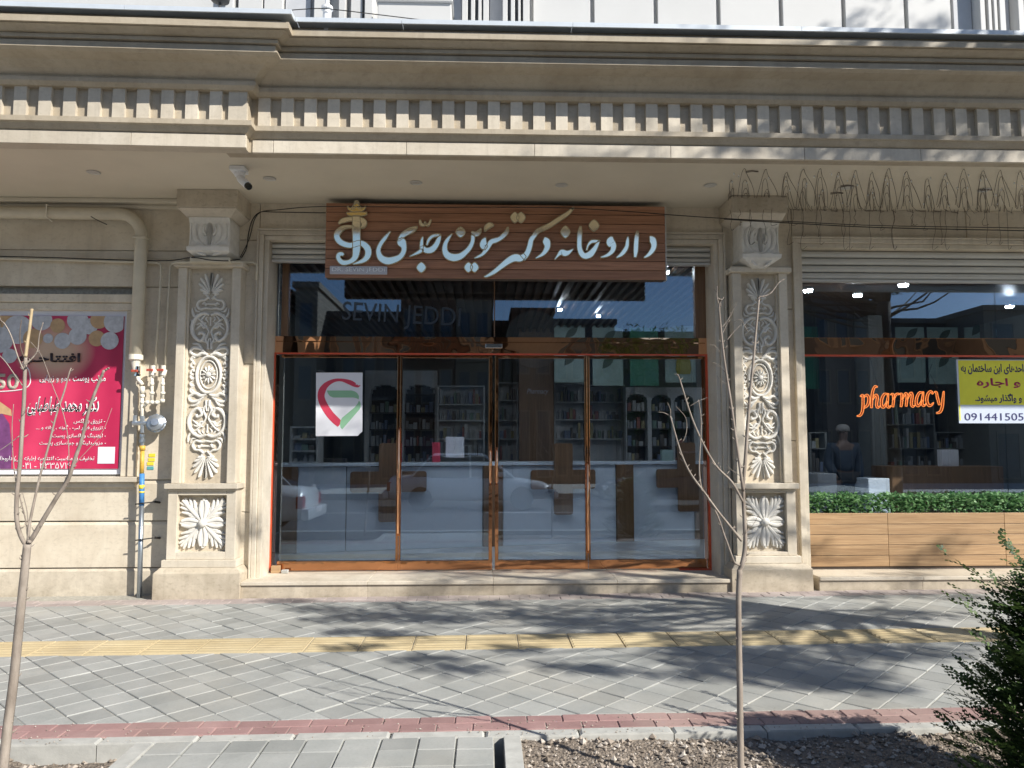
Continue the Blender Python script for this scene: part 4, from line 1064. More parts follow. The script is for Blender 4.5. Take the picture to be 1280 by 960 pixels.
# street
mb = MB(); mb.face([(-400, -16, -.16), (400, -16, -.16), (400, -5.1, -.10), (-400, -5.1, -.10)]); mb.build('road', M['asphalt'], None, kind='structure', recalc=False)
mb = MB(); mb.face([(-400, -400, -.30), (400, -400, -.30), (400, 400, -.30), (-400, 400, -.30)]); mb.build('ground', M['curb_concrete'], None, kind='structure', recalc=False)
mb = MB(); mb.box(-60, 60, -5.2, -5.05, -.3, .05); mb.build('road_curb', M['curb_concrete'], None, kind='structure', bevel=.01)
mb = MB(); mb.box(-60, 60, -22, -16, -.3, .03); mb.build('far_pavement', M['curb_concrete'], None, kind='structure')
mb = MB()
for k in range(-12, 12): mb.box(k * 5, k * 5 + 2.4, -10.9, -10.78, -.134, -.128)
mb.build('road_marking', M['print_white'], None, kind='structure')

# ================================================================== PIPES, CABLES, SMALL FITTINGS
t = empty('vent_pipe', (WX(178, 300, -.12), -.12, 2.4), 'fat cream pipe running under the soffit and bending down beside the poster', 'pipe')
py_ = -.10; xa, za = W(186 - 10, 450, py_); X1, Z1 = WX(175, 350, py_), WZ(100, 267, py_)
rp_ = .062
pth = [(-9, py_, Z1 + .02), (X1 - .24, py_, Z1)] + [(X1 - .24 + .24 * math.sin(a * math.pi / 16), py_, Z1 - .24 + .24 * math.cos(a * math.pi / 16)) for a in range(1, 8)] + [(X1, py_, Z1 - .24), (X1 - .012, py_, WZ(175, 446, py_))]
mb = MB(); mb.tube(pth, rp_, 18); mb.build('pipe_run', M['pipe_paint'], t, smooth=True)
zz = WZ(175, 446, py_); xx = X1 - .012
mb = MB(); mb.lathe([(rp_ + .008, .02), (rp_ + .008, -.03), (rp_ - .012, -.04), (.028, -.13), (.028, -.16)], 18, T=Matrix.Translation((xx, py_, zz))); mb.build('reducer', M['gas_paint'], t, smooth=False)
for q in (62, -70): 
    mb = MB(); x = WX(q, 267, py_); mb.tube([(x, py_ + .1, Z1 + .075), (x, py_ - .066, Z1 + .07), (x + .008, py_ - .07, Z1 - .06), (x, py_ + .05, Z1 - .07)], .007, 6); mb.build('pipe_clip', M['gas_paint'], t)
mb = MB(); mb.box(X1 - rp_ - .006, X1 + rp_ + .006, py_ - rp_ - .006, py_ + .05, Z1 - .27, Z1 - .24); mb.build('pipe_collar', M['pipe_paint'], t, bevel=.01)
mb = MB(); xq = WX(118, 272, py_); mb.tube([(xq, py_ - .07, Z1 - .05), (xq + .06, py_ - .075, Z1 - .085), (xq + .16, py_ - .06, Z1 - .13)], .005, 5); mb.build('cable_end', M['black_cable'], t)
# gas riser with meter
gy = -.11
g_ = lambda x, y: (lambda w: (w[0], gy, w[1]))(W(x, y, gy))
t = empty('gas_riser', g_(174, 748), 'galvanised gas riser with yellow upper length and branched cream valves against the stone wall', 'gas pipe')
mb = MB(); mb.tube([g_(174, 752), g_(177, 632)], .024, 12); mb.build('riser_pipe', M['steel'], t, smooth=True)
mb = MB(); mb.tube([g_(177, 592), g_(178, 563)], .021, 12); mb.tube([g_(178, 563), g_(178, 557)], .030, 8); mb.build('yellow_pipe', M['yellow_paint'], t, smooth=True)
mb = MB(); mb.tube([g_(177, 632), g_(177.4, 592)], .0255, 12); mb.build('blue_wrap', M['blue_print'], t, smooth=True)
for a, b in ((606, 611), (614, 616)):
    mb = MB(); mb.tube([g_(177, b), g_(177.1, a)], .027, 12); mb.build('yellow_band', M['yellow_print'], t, smooth=True)
mb = MB(); mb.tube([g_(178, 557), g_(178, 545)], .017, 10); mb.tube([g_(178, 553), g_(178, 549)], .028, 8); mb.tube([g_(178, 546), g_(178, 543)], .026, 8); mb.build('union_joint', M['steel'], t)
for q in (630, 675):
    mb = MB(); p0 = g_(176, q); mb.tube([(p0[0] - .04, gy - .03, p0[2]), (p0[0] + .03, gy - .035, p0[2] + .01), (p0[0] + .13, gy + .02, p0[2] + .02)], .007, 6)
    mb.tube([(p0[0] + .13, gy + .02, p0[2] + .02), (p0[0] + .145, .05, p0[2] + .0)], .012, 6); mb.tube([(p0[0] - .03, gy, p0[2]), (p0[0] - .05, .05, p0[2] - .02)], .007, 6); mb.build('pipe_bracket', M['black_cable'], t)
# upper cream manifold
mb = MB(); mb.tube([g_(177.5, 527), g_(177.7, 492)], .017, 10); mb.tube([g_(177.8, 492), g_(178, 483)], .025, 10); mb.tube([g_(178, 481), g_(176, 478), g_(173, 475), g_(172, 470)], .020, 10)
mb.tube([g_(178, 510), g_(185, 503), g_(200, 503), g_(203.5, 498)], .015, 10); mb.tube([g_(190, 503), g_(190, 492)], .015, 10)
for x_ in (190, 203.5):
    mb.tube([g_(x_, 500), g_(x_, 470)], .016, 10); mb.tube([g_(x_, 493), g_(x_, 490)], .026, 8); mb.tube([g_(x_, 482), g_(x_, 478)], .022, 8); mb.tube([g_(x_ + 1, 472), g_(x_ + 3.5, 462)], .018, 8)
for x_, y_ in ((178, 503), (184, 503), (196, 503), (203, 501), (190, 503), (177.8, 495)): 
    p0 = g_(x_, y_); mb.lathe([(.012, -.018), (.024, -.014), (.024, .014), (.012, .018)], 10, T=Matrix.Translation(p0))
mb.build('manifold', M['gas_paint'], t, smooth=True)
for x_, y_ in ((172, 464), (191, 463), (204, 463)):
    mb = MB(); p0 = g_(x_, y_); mb.tube([(p0[0], gy, p0[2] - .045), (p0[0], gy, p0[2] + .05)], .024, 10); mb.tube([(p0[0], gy, p0[2] - .05), (p0[0], gy, p0[2] - .03)], .029, 6); vb = mb.build('valve', M['chrome' if x_ == 172 else 'gas_paint'], t)
    mb = MB(); mb.box(p0[0] - .045, p0[0] + .02, gy - .05, gy - .035, p0[2] - .012, p0[2] + .012); mb.tube([(p0[0], gy, p0[2]), (p0[0], gy - .05, p0[2])], .007, 6); mb.build('handle', M['valve_red'], vb, bevel=.003)
# regulator
r = empty('gas_regulator', g_(178, 529), 'round grey gas pressure regulator hanging on the riser', 'regulator')
c0 = Vector(g_(195, 529)); T_ = Matrix.Translation(c0) @ Matrix.Rotation(rad(78), 4, 'X') @ Matrix.Rotation(rad(8), 4, 'Y')
mb = MB(); mb.lathe([(.03, -.05), (.07, -.045), (.082, -.018), (.094, -.014), (.094, 0), (.085, .004), (.078, .03), (.04, .045), (.036, .06), (.001, .062)], 26, T=T_); mb.build('diaphragm_housing', M['regulator_grey'], r, smooth=False)
mb = MB()
for k in range(8): 
    a = k * math.pi / 4; q = T_ @ Vector((.088 * math.cos(a), .088 * math.sin(a), 0)); mb.lathe([(.008, -.022), (.008, .012)], 6, T=Matrix.Translation(q) @ T_.to_3x3().to_4x4())
mb.build('bolt', M['steel'], r)
mb = MB(); mb.tube([g_(166, 529), g_(188, 529)], .024, 10); mb.tube([g_(168, 529), g_(169, 519)], .018, 10); mb.tube([g_(178, 529), g_(178, 541)], .02, 10); mb.tube([g_(178, 529), g_(178, 520)], .022, 10); mb.build('valve_body', M['regulator_grey'], r)
for k, (x_, y_, m_) in enumerate(((190, 569, 'yellow_print'), (189.5, 574.5, 'yellow_print'), (188, 579.5, 'yellow_print'), (188, 585, 'teal_print'))):
    mb = MB(); a = W(x_, y_, -.003); mb.box(a[0] - .032, a[0] + .032, -.006, .004, a[1] - .016, a[1] + .016); mb.build('notice_sticker', M[m_], None, label=['topmost yellow sticker on the wall right of the gas riser', 'second yellow sticker on the wall right of the gas riser', 'lowest yellow sticker just above the small teal one', 'small teal sticker below three yellow ones on the wall'][k], cat='sticker', group='stickers on the wall by the gas riser')
# small pipes above
t = empty('conduit_pipe', (WX(199, 450, -.05), -.05, 2.3), 'thin painted pipe dropping on the left of the twin pipes to the valves', 'pipe')
q_ = lambda x, y, Y=-.055: (lambda w: (w[0], Y, w[1]))(W(x, y, Y))
mb = MB(); mb.tube([(-9, -.055, q_(0, 323)[2] + .03), q_(0, 323), q_(120, 326), q_(196, 328.5)] + [q_(200, 330), q_(201.5, 333), q_(201, 350), q_(194, 462)], .013, 8); mb.build('pipe_run', M['pipe_paint'], t, smooth=True)
t = empty('conduit_pipe', (WX(210, 450, -.05), -.05, 2.3), 'thin painted pipe that passes behind the left capital and ends above the doorway corner', 'pipe')
mb = MB(); mb.tube([q_(206, 462), q_(212, 350), q_(213, 334), q_(215, 330), q_(219, 328, -.24), q_(300, 327.5, -.24), q_(308, 327.5, -.06), q_(316, 328), q_(321, 331), q_(321.5, 335), q_(320, 350)], .013, 8); mb.build('pipe_run', M['pipe_paint'], t, smooth=True)
# capital foot plate
mb = MB(); a = W(237, 327, -.30); b = W(287, 321.5, -.30); mb.box(a[0], b[0], -.30, -.05, a[1], b[1]); mb.build('foot_plate', M['pipe_paint'], B, bevel=.006)
# cables
def cable(name, pts, r, label, m='black_cable'):
    mb = MB(); mb.tube(smooth_pts(pts, 6), r, 5); return mb.build(name, M[m], None, smooth=True, label=label, cat='cable')
cable('cable', [(-9, -.07, q_(0, 321)[2] + .05), q_(0, 320.5, -.07), q_(120, 324, -.07), q_(205, 326, -.07), q_(240, 322, -.3), q_(262, 325, -.36), q_(285, 326, -.3), q_(300, 324, -.05)], .006, 'black cable sagging along the left wall beneath the fat pipe')
cable('cable', [q_(302, 322, -.04), q_(308, 310, -.03), q_(311, 290, -.03), q_(316, 274, -.03), q_(326, 265, -.03), q_(345, 265, -.03), q_(407, 266, -.05)], .0055, 'black cable looping from the left capital to the left end of the sign')
cable('cable', [q_(300, 322, -.02), q_(311, 300, -.02), q_(322, 268, -.02), q_(350, 262, -.1), q_(407, 258, -.24), q_(520, 259, -.27), q_(690, 259.5, -.27), q_(780, 264, -.27), q_(832, 268, -.24), q_(905, 273, -.45), q_(990, 277, -.46), q_(1100, 282, -.2), q_(1280, 285, -.2), q_(1420, 288, -.2)], .0045, 'long thin cable crossing the top of the sign and the right capital')
cable('cable', [q_(905, 274, -.47), q_(990, 279, -.47), q_(1100, 284.5, -.22), q_(1280, 288.5, -.22), q_(1420, 292, -.22)], .006, 'lower thick black cable running right from the right capital')
cable('cable', [W_ for W_ in [(WX(349, 14, -1.9), -1.9, WZ(349, 14, -1.9)), (WX(380, 12, -1.9), -1.9, WZ(380, 11.5, -1.9)), (WX(408, 11, -1.9), -1.9, WZ(408, 11, -1.9)), (WX(470, 18, -1.9), -1.9, WZ(470, 18, -1.9)), (WX(540, 26, -1.9), -1.9, WZ(540, 26.5, -1.9))]], .004, 'thin wire strung above the metal flashing on the canopy roof')
t = empty('roof_vent', (WX(409, 10, -1.85), -1.85, gz1), 'small pale vent stub standing on the canopy edge', 'vent')
mb = MB(); zt_ = WZ(409, 7, -1.85); mb.lathe([(.035, gz0), (.035, zt_ - .04), (.05, zt_ - .035), (.045, zt_ - .01), (.02, zt_), (.012, zt_ + .10), (.001, zt_ + .10)], 14, T=Matrix.Translation((WX(409, 10, -1.85), -1.85, 0))); mb.build('stub', M['cctv_white'], t)
t = empty('terrace_lamp', (WX(275, 5, -1.6), -1.6, gz1), 'dark lamp fitting on a short stem at the top left canopy edge', 'lamp')
mb = MB(); lx = WX(275, 5, -1.6); lz = WZ(275, 4, -1.6); mb.tube([(lx, -1.6, gz0), (lx, -1.6, lz)], .012, 8); mb.build('stem', M['railing'], t)
mb = MB(); mb.lathe([(.02, 0), (.075, .02), (.08, .05), (.03, .10), (.001, .11)], 14, T=Matrix.Translation((lx, -1.6, lz))); mb.build('lamp_head', M['railing'], t)
# cctv
px, pz = WX(300, 205, -1.05), ZS
t = empty('security_camera', (px, -1.05, pz), 'white bullet security camera hanging from the soffit near the left capital', 'security camera')
mb = MB(); mb.box(px - .075, px + .06, -1.12, -.98, pz - .045, pz - .001); mb.build('junction_box', M['cctv_white'], t, bevel=.008)
mb = MB(); mb.lathe([(.042, -.085), (.05, -.07), (.05, -.046)], 16, T=Matrix.Translation((px, -1.05, pz))); mb.tube([(px, -1.05, pz - .08), (px + .01, -1.06, pz - .115)], .014, 8); mb.build('mount', M['cctv_white'], t)
d_ = Vector((.62, -.62, -.62)).normalized(); c0 = Vector((px + .01, -1.06, pz - .105))
TT = Matrix.Translation(c0) @ d_.to_track_quat('Z', 'Y').to_matrix().to_4x4()
mb = MB(); mb.lathe([(.03, -.02), (.036, 0), (.036, .17), (.034, .175)], 18, T=TT); cb = mb.build('camera_body', M['cctv_white'], t, smooth=False)
mb = MB(); mb.lathe([(.033, .174), (.030, .205), (.001, .206)], 18, T=TT); mb.build('lens', M['lens_black'], cb)
# recessed soffit lights
for k, (x_, y_, lab) in enumerate(((117, 215, 'recessed round soffit light above the poster'), (337, 223, 'recessed round soffit light just right of the security camera'), (520, 228, 'recessed round soffit light above the emblem end of the sign'), (702, 231, 'recessed round soffit light above the middle of the sign'), (888, 231, 'recessed round soffit light left of the string of wires'), (1059, 234, 'recessed round soffit light among the wires, nearer the right capital'), (1230, 237, 'recessed round soffit light among the wires at the far right'))):
    d_ = _ray(x_, y_); t_ = (ZS - CAM.z) / d_.z; p = CAM + d_ * t_
    e = empty('soffit_light', (p.x, p.y, ZS), lab, 'ceiling light', 'recessed lights along the soffit')
    if k == 0:
        m1 = MB(); m1.lathe([(.062, -.006), (.05, -.010), (.042, -.004), (.060, -.0005)], 20); r1 = m1.data('ring', [M['shutter_metal']]); m2 = MB(); m2.lathe([(.044, -.003), (.001, -.003)], 16); r2 = m2.data('diffuser', [M['socket']])
    inst('ring', r1, e, p if False else (p.x, p.y, ZS)); inst('diffuser', r2, e, (p.x, p.y, ZS))
# string lights: loops of thin wire taped on the soffit and hanging at the edge of the wall
SL = empty('string_lights', (WX(1090, 212, -.8), -.8, ZS), 'tangled unlit string light wires looped over the soffit at the right', 'string lights')
def sof(x_, y_, dz=.008):
    d_ = _ray(x_, y_); t_ = (ZS - dz - CAM.z) / d_.z; p = CAM + d_ * t_
    return (p.x, min(p.y, .0), ZS - dz)
mb = MB(); rr = random.Random(5); pk = [913, 930, 956, 981, 1003, 1025, 1046, 1067, 1089, 1108, 1132, 1159, 1180, 1203, 1227, 1250, 1275, 1300, 1325, 1350]
for a, b in zip(pk[:-1], pk[1:]):
    w_ = (b - a); jit = rr.uniform(-5, 5)
    for top, bot, lft, rgt in ((212, 262, -.34, .62), (221, 262, -.16, .36), (233, 262, -.30, .24), (240, 262, .1, .55)):
        x0 = a + rr.uniform(-1.5, 1.5); top += rr.uniform(-2.5, 4); bot += rr.uniform(-4, 2); lft += rr.uniform(-.14, .1); rgt += rr.uniform(-.12, .2)
        if rr.random() < .04: continue
        pts = [(x0 + lft * w_ + rr.uniform(-2, 2), bot - 2), (x0 + lft * w_ * .6, top + 24 + rr.uniform(-3, 3)), (x0 - w_ * .06, top + 6), (x0 + 2, top + rr.uniform(0, 2)), (x0 + w_ * .18, top + 8), (x0 + rgt * w_ * .8, top + 28 + rr.uniform(-3, 3)), (x0 + rgt * w_ + rr.uniform(-2, 3), bot - 1)]
        mb.tube([sof(x_, y_, rr.uniform(.004, .03)) for x_, y_ in smooth_pts(pts, 3)], .0021, 4, cap=False)
mb.build('wire_loops', M['string_wire'], SL)
mb = MB(); mc = MB()
for a in pk:
    for s_ in range(2):
        x0 = a + rr.uniform(-6, 12); Y = -.05 if not 905 < x0 < 990 else -.46; L_ = rr.choice((20, 26, 34, 44, 50)); pts = [q_(x0, 262, Y)]
        for k in range(1, 5): pts.append(q_(x0 + rr.uniform(-2.5, 2.5), 262 + L_ * k / 4, Y))
        pts.append(q_(x0 + rr.uniform(2, 7), 262 + L_ * .92, Y)); mw = MB(); mw.tube(smooth_pts(pts, 3), .0022, 4, cap=False); mw.build('hanging_wire', M['string_wire'], SL)
    for s_ in range(3):
        p = sof(a + rr.uniform(-8, 8), rr.uniform(216, 258), .012); mc.lathe([(.001, -.02), (.006, -.012), (.006, 0), (.003, .004)], 6, T=Matrix.Translation(p))
mc.build('bulbs', M['cctv_white'], SL, kind='stuff')
mb = MB()
for x_, y_ in ((940, 214), (1046, 241), (1059, 232), (1232, 237)):
    for k in range(3): mb.tube([sof(x_ - 8, y_ + k), sof(x_, y_ - 1 + k * .8), sof(x_ + 8, y_ + k * .5)], .0024, 4)
mb.build('taped_wire_bundle', M['string_wire'], SL)

# ================================================================== POSTERS AND NOTICES
PY = .02
e = empty('clinic_banner', (NX1 - .6, PY, NZ0), 'large crimson opening banner with balloons and Persian lettering in the wall niche', 'banner')
mb = MB(); mb.box(NX0, NX1 - .004, PY + .012, .06, NZ0, NZ1); mb.build('white_margin', M['paper_white'], e)
bx = lambda x, y, Y=PY: W(x, y, Y)
b0 = bx(0, 586)[1]; b1 = bx(100, 395)[1]; xr = bx(151, 500)[0]
mb = MB(); mb.box(NX0, xr, PY, PY + .011, b0, b1); mb.build('banner_sheet', M['poster_pink'], e)
def disc(mb, x, y, r, Y, m=0, sq=1.0, n_=26):
    c = bx(x, y, Y); rr_ = r * 8 / 961; k = len(mb.v)
    P_ = [(c[0] + rr_ * math.cos(i * 2 * math.pi / n_), Y, max(b0 + .002, min(b1 - .001, c[1] + sq * rr_ * math.sin(i * 2 * math.pi / n_)))) for i in range(n_)]
    P_ = [(min(p[0], xr - .002), p[1], p[2]) for p in P_]
    mb.face(P_, m)
mb = MB(); mats = [M['balloon_white'], M['balloon_gold'], M['poster_glow'], M['figure_purple'], M['print_white']]
bal = [(8, 400, 13, 1), (22, 412, 18, 0), (0, 425, 16, 0), (52, 400, 13, 0), (72, 407, 9, 1), (41, 423, 12, 1), (60, 423, 6, 0), (78, 426, 10, 0), (97, 400, 13, 0), (97, 420, 11, 0), (112, 408, 10, 0), (124, 400, 11, 1), (144, 402, 14, 0), (121, 423, 10, 1), (137, 426, 11, 0), (12, 445, 9, 0), (-20, 410, 20, 0), (-40, 400, 16, 1), (-30, 440, 14, 0)]
for k, (x_, y_, r_, m_) in enumerate(bal): disc(mb, x_, y_, r_, PY - .0015 - .0004 * k, m_)
mb.build('balloon_print', mats, e, recalc=False)
mb = MB(); Yp = PY - .0015
def pol(pts, m_, Y): mb.face([(bx(x, y)[0], Y, bx(x, y)[1]) for x, y in pts], m_)
pol([(-60, 520), (-20, 498), (0, 512), (12, 530), (15, 560), (14, 586), (-60, 586)], 0, Yp); pol([(-60, 508), (-20, 500), (0, 502), (14, 512), (15, 520), (2, 517), (-10, 520), (-60, 530)], 1, Yp - .001)
mb.build('figure_print', [M['figure_purple'], M['balloon_gold']], e, recalc=False)
def ptext(s, x, y, w_, h_, mat, fa=True, bold=.0, shear=0, off=.004, outline=None):
    c = bx(x, y)
    if outline: text('lettering', s, M[outline], e, c[0], PY - off + .0015, c[1], width=(w_ + 2.5) * 8 / 961, height=(h_ + 2.5) * 8 / 961, ext=.0005, bold=bold + .045, shear=shear, fa=fa)
    text('lettering', s, M[mat], e, c[0], PY - off, c[1], width=w_ * 8 / 961, height=h_ * 8 / 961, ext=.0005, bold=bold, shear=shear, fa=fa)
ptext('افتتاحـیه', 62, 448.5, 76, 14, 'print_black', bold=.035, off=.012)
ptext('مطب پوست ، مو و زیبایی', 91, 474, 80, 11, 'print_white', bold=.02)
ptext('دکتر محمد طباطبایی', 79, 508, 84, 22, 'print_black', bold=-.004, shear=.3, outline='print_white')
for s, w_, y_ in (('- تزریق بوتاکس', 38, 527), ('- تزریق فیلر لب ، گونه ، چانه و ...', 84, 535), ('- لیفتینگ و پاکسازی پوست', 64, 545), ('- مزونیدلینگ و جوانسازی پوست', 80, 554)): ptext(s, 131 - w_ / 2, y_, w_, 7, 'print_white', bold=.01, shear=.15)
ptext('تخفیف به مناسبت افتتاحیه (طبقه اول) داروخانه', 57, 573.5, 118, 7, 'print_white', bold=.01, shear=.15)
ptext('۰۴۱ - ۳۳۳۵۷۱۶۰', 60, 582, 60, 7.5, 'print_white', fa=False)
ptext('50', 9, 477, 29, 20, 'print_grey', fa=False, bold=.03)
mb = MB(); mb.tube([(bx(x, y)[0], PY - .002, bx(x, y)[1]) for x, y in smooth_pts([(-20, 490), (10, 489), (30, 486), (38, 478), (36, 462), (28, 455)], 4)], .006, 5); mb.build('ring_print', M['print_white'], e)
mb = MB(); c = bx(133, 569); mb.box(c[0] - .085, c[0] + .085, PY - .004, PY - .001, c[1] - .085, c[1] + .085); o = mb.build('white_square', M['paper_white'], e)

e = empty('heart_notice', (WX(424, 545, GLY), GLY, WZ(424, 545, GLY)), 'white sheet with a red and green heart shaped emblem stuck on the leftmost door', 'notice')
HY = GLY + .004; hp = lambda x, y, Y=HY: (lambda w: (w[0], Y, w[1]))(W(385 + x / 9.6, 455 + y / 9.6, Y))
def hpoly(name, pts, Y, mat, dx=0):
    mb = MB(); P_ = [hp(x, y, Y) for x, y in pts]; mb.face(P_); mb.face([(p[0], p[1] + .0008, p[2]) for p in P_[::-1]]); return mb.build(name, M[mat], e, recalc=False)
hpoly('paper', [(97, 103), (655, 103), (652, 812), (625, 830), (598, 862), (93, 865)], HY, 'paper_white')
redc = smooth_pts([(628, 255, 6), (600, 268, 26), (560, 250, 50), (500, 220, 56), (400, 192, 34), (310, 200, 40), (222, 248, 62), (170, 320, 84), (158, 400, 84), (190, 490, 88), (260, 600, 92), (335, 680, 92), (385, 722, 84)], 5)
mb = MB(); o_ = ribbon_outline(redc); k = len(o_) // 2
for i in range(k - 1): mb.face([hp(*o_[i], HY - .001), hp(*o_[i + 1], HY - .001), hp(*o_[-2 - i], HY - .001), hp(*o_[-1 - i], HY - .001)])
mb.build('red_emblem', M['print_red'], e)
hpoly('green_emblem', [(225, 318), (520, 318), (560, 328), (590, 348), (612, 385), (608, 425), (580, 410), (545, 402), (300, 402), (262, 385), (240, 355)][::-1], HY - .0015, 'print_green')
hpoly('green_emblem', [(612, 438), (630, 470), (632, 510), (618, 545), (410, 785), (390, 760), (383, 720), (390, 680), (410, 645), (560, 520), (595, 475)][::-1], HY - .0015, 'print_green')
hpoly('white_dot', [(570, 238), (580, 228), (592, 238), (582, 250)][::-1], HY - .002, 'paper_white')

e = empty('rental_notice', (WX(1250, 530, GLY), GLY, WZ(1250, 530, GLY)), 'yellow and white rental notice with Persian text taped inside the right window', 'notice')
RY = GLY + .003; a = W(1199, 529, RY); b = W(1370, 450, RY)
mb = MB(); mb.box(a[0], b[0], RY, RY + .003, a[1], b[1]); mb.build('paper', M['sheet_white'], e)
c = W(1196, 506, RY); mb = MB(); mb.box(a[0] + .02, b[0] - .02, RY - .002, RY - .0002, c[1], b[1] - .01); mb.box(a[0] + .006, a[0] + .019, RY - .002, RY - .0002, a[1] + .03, c[1]); mb.build('yellow_field', M['sheet_yellow'], e)
def rt(s, x, y, w_, h_, mat, **k): c = W(x, y, RY); return text('lettering', s, M[mat], e, c[0], RY - .0025, c[1], width=w_ * 8.25 / 961, height=h_ * 8.25 / 961, ext=.0005, **k)
rt('واحدهای این ساختمان به', 1242, 461.5, 87, 14, 'navy_print', fa=True, bold=.03); rt('و اجاره', 1248, 479, 58, 13, 'maroon_print', fa=True, bold=.03)
rt('و واگذار میشود.', 1248, 498, 62, 13, 'navy_print', fa=True, bold=.03); rt('091441505', 1242.5, 521, 78, 9.5, 'navy_print', bold=.0)
# neon lettering
NE = empty('neon_lettering', (WX(1127, 500, GLY + .08), GLY + .08, WZ(1127, 520, GLY + .08)), 'glowing orange script lettering reading pharmacy hung inside the right window', 'neon sign')
nstr = {'p': [[(140, 325, 8), (168, 312, 22), (172, 400, 26), (165, 490, 26), (140, 540, 22), (102, 548, 10)], [(180, 335, 10), (215, 308, 22), (238, 350, 26), (225, 420, 26), (186, 455, 14)]],
        'h': [[(336, 218, 12), (308, 212, 20), (282, 270, 24), (272, 360, 26), (268, 455, 22)], [(282, 360, 10), (315, 308, 20), (335, 335, 26), (326, 420, 24), (340, 450, 22), (368, 436, 8)]],
        'a': [[(455, 300, 12), (415, 300, 22), (385, 360, 26), (385, 430, 26), (412, 446, 22), (448, 380, 10)], [(462, 290, 10), (452, 370, 24), (448, 430, 24), (470, 450, 18), (488, 430, 6)]],
        'r': [[(485, 305, 8), (515, 300, 20), (520, 370, 24), (512, 445, 22)], [(522, 360, 10), (552, 300, 20), (585, 300, 16)]],
        'm': [[(590, 300, 8), (612, 298, 20), (615, 370, 24), (606, 442, 22)], [(620, 360, 10), (655, 292, 20), (674, 320, 24), (664, 438, 22)], [(678, 360, 10), (712, 288, 20), (734, 310, 24), (724, 410, 24), (740, 440, 20), (765, 426, 8)]],
        'a2': [[(855, 282, 12), (815, 285, 22), (785, 345, 26), (782, 410, 26), (810, 432, 22), (846, 365, 10)], [(862, 272, 10), (852, 350, 24), (848, 410, 24), (868, 432, 18), (888, 412, 6)]],
        'c': [[(970, 295, 16), (945, 268, 20), (912, 300, 26), (900, 370, 28), (920, 425, 26), (950, 425, 20), (978, 395, 8)]],
        'y': [[(985, 275, 10), (1010, 280, 20), (1022, 340, 24), (1045, 420, 22)], [(1094, 266, 12), (1086, 350, 24), (1078, 440, 26), (1055, 500, 24), (1012, 516, 12)]]}
NY = GLY + .07
for kk, ss in nstr.items():
    mb = MB()
    for st_ in ss:
        out = ribbon_outline(smooth_pts(st_, 4)); mb.tube([(lambda w: (w[0], NY, w[1]))(W(1060 + x / 9.143, 460 + y / 9.143, NY)) for x, y in out], .0042, 5, m=0, closed=True)
        k = len(out) // 2
        for i in range(k - 1): mb.face([(lambda w: (w[0], NY + .004, w[1]))(W(1060 + x / 9.143, 460 + y / 9.143, NY)) for x, y in (out[i], out[i + 1], out[-2 - i], out[-1 - i])], 1)
    mb.build('neon_letter', [M['neon'], M['neon_body']], NE, recalc=False)
mb = MB()
for a, b in (((1085, 438), (1097, 482)), ((1165, 455), (1153, 488)), ((1163, 468), (1172, 486)), ((1178, 495), (1196, 515))): mb.tube([q_(*a, NY), q_(*b, NY)], .0025, 4)
mb.build('hanging_wire', M['chrome'], NE)

# ================================================================== PLANTER
Yp = .22; pz1 = WZ(1120, 641, Yp); pz0 = WZ(1120, 708, Yp)
PL = empty('window_planter', (WL + 1.5, Yp, TREAD), 'long planter faced with honey coloured planks below the right window', 'planter')
zpl = [WZ(1120, y, Yp) for y in (708, 694, 681, 668, 655, 641)]
xj = [WL + .006] + [WX(q, 660, Yp) for q in (1110, 1256, 1402)] + [WR - .3]
for r_, (a, b) in enumerate(zip(zpl[:-1], zpl[1:])):
    for x0, x1 in zip(xj[:-1], xj[1:]):
        mb = MB(); mb.box(x0 + .002, x1 - .002, Yp + R.uniform(-.001, .001), Yp + .018, a + .0025, b - .0025); mb.build('plank', M['planter_wood'], PL, bevel=.0015)
mb = MB(); mb.box(xj[0] + .005, xj[-1] - .005, Yp + .012, GLY - .03, TREAD, zpl[-1] - .006); mb.build('planter_box', M['facade_dark'], PL)
mb = MB(); rr = random.Random(11); x0h, x1h = WL + .02, 6.2
for _ in range(5200):
    x = rr.uniform(x0h, x1h); y = Yp + .025 + rr.random() ** 1.1 * .13; ph = nz(x * 1.0, 1.0, 7) * .03; z = zpl[-1] - .02 + rr.random() ** .8 * (.21 + ph)
    a = rr.uniform(0, 6.28); b_ = rr.uniform(-.3, 1.0); L_ = rr.uniform(.028, .055); w_ = L_ * .34
    d = Vector((math.cos(a) * math.cos(b_), math.sin(a) * math.cos(b_), math.sin(b_))); s_ = d.cross(Vector((rr.uniform(-1, 1), rr.uniform(-1, 1), 1))).normalized() * w_
    p = Vector((x, y, z)); mb.face([p, p + d * L_ * .5 + s_, p + d * L_, p + d * L_ * .5 - s_])
mb.build('box_hedge', M['hedge_leaf'], None, kind='stuff', label='low clipped green hedge filling the wooden window planter', recalc=False)
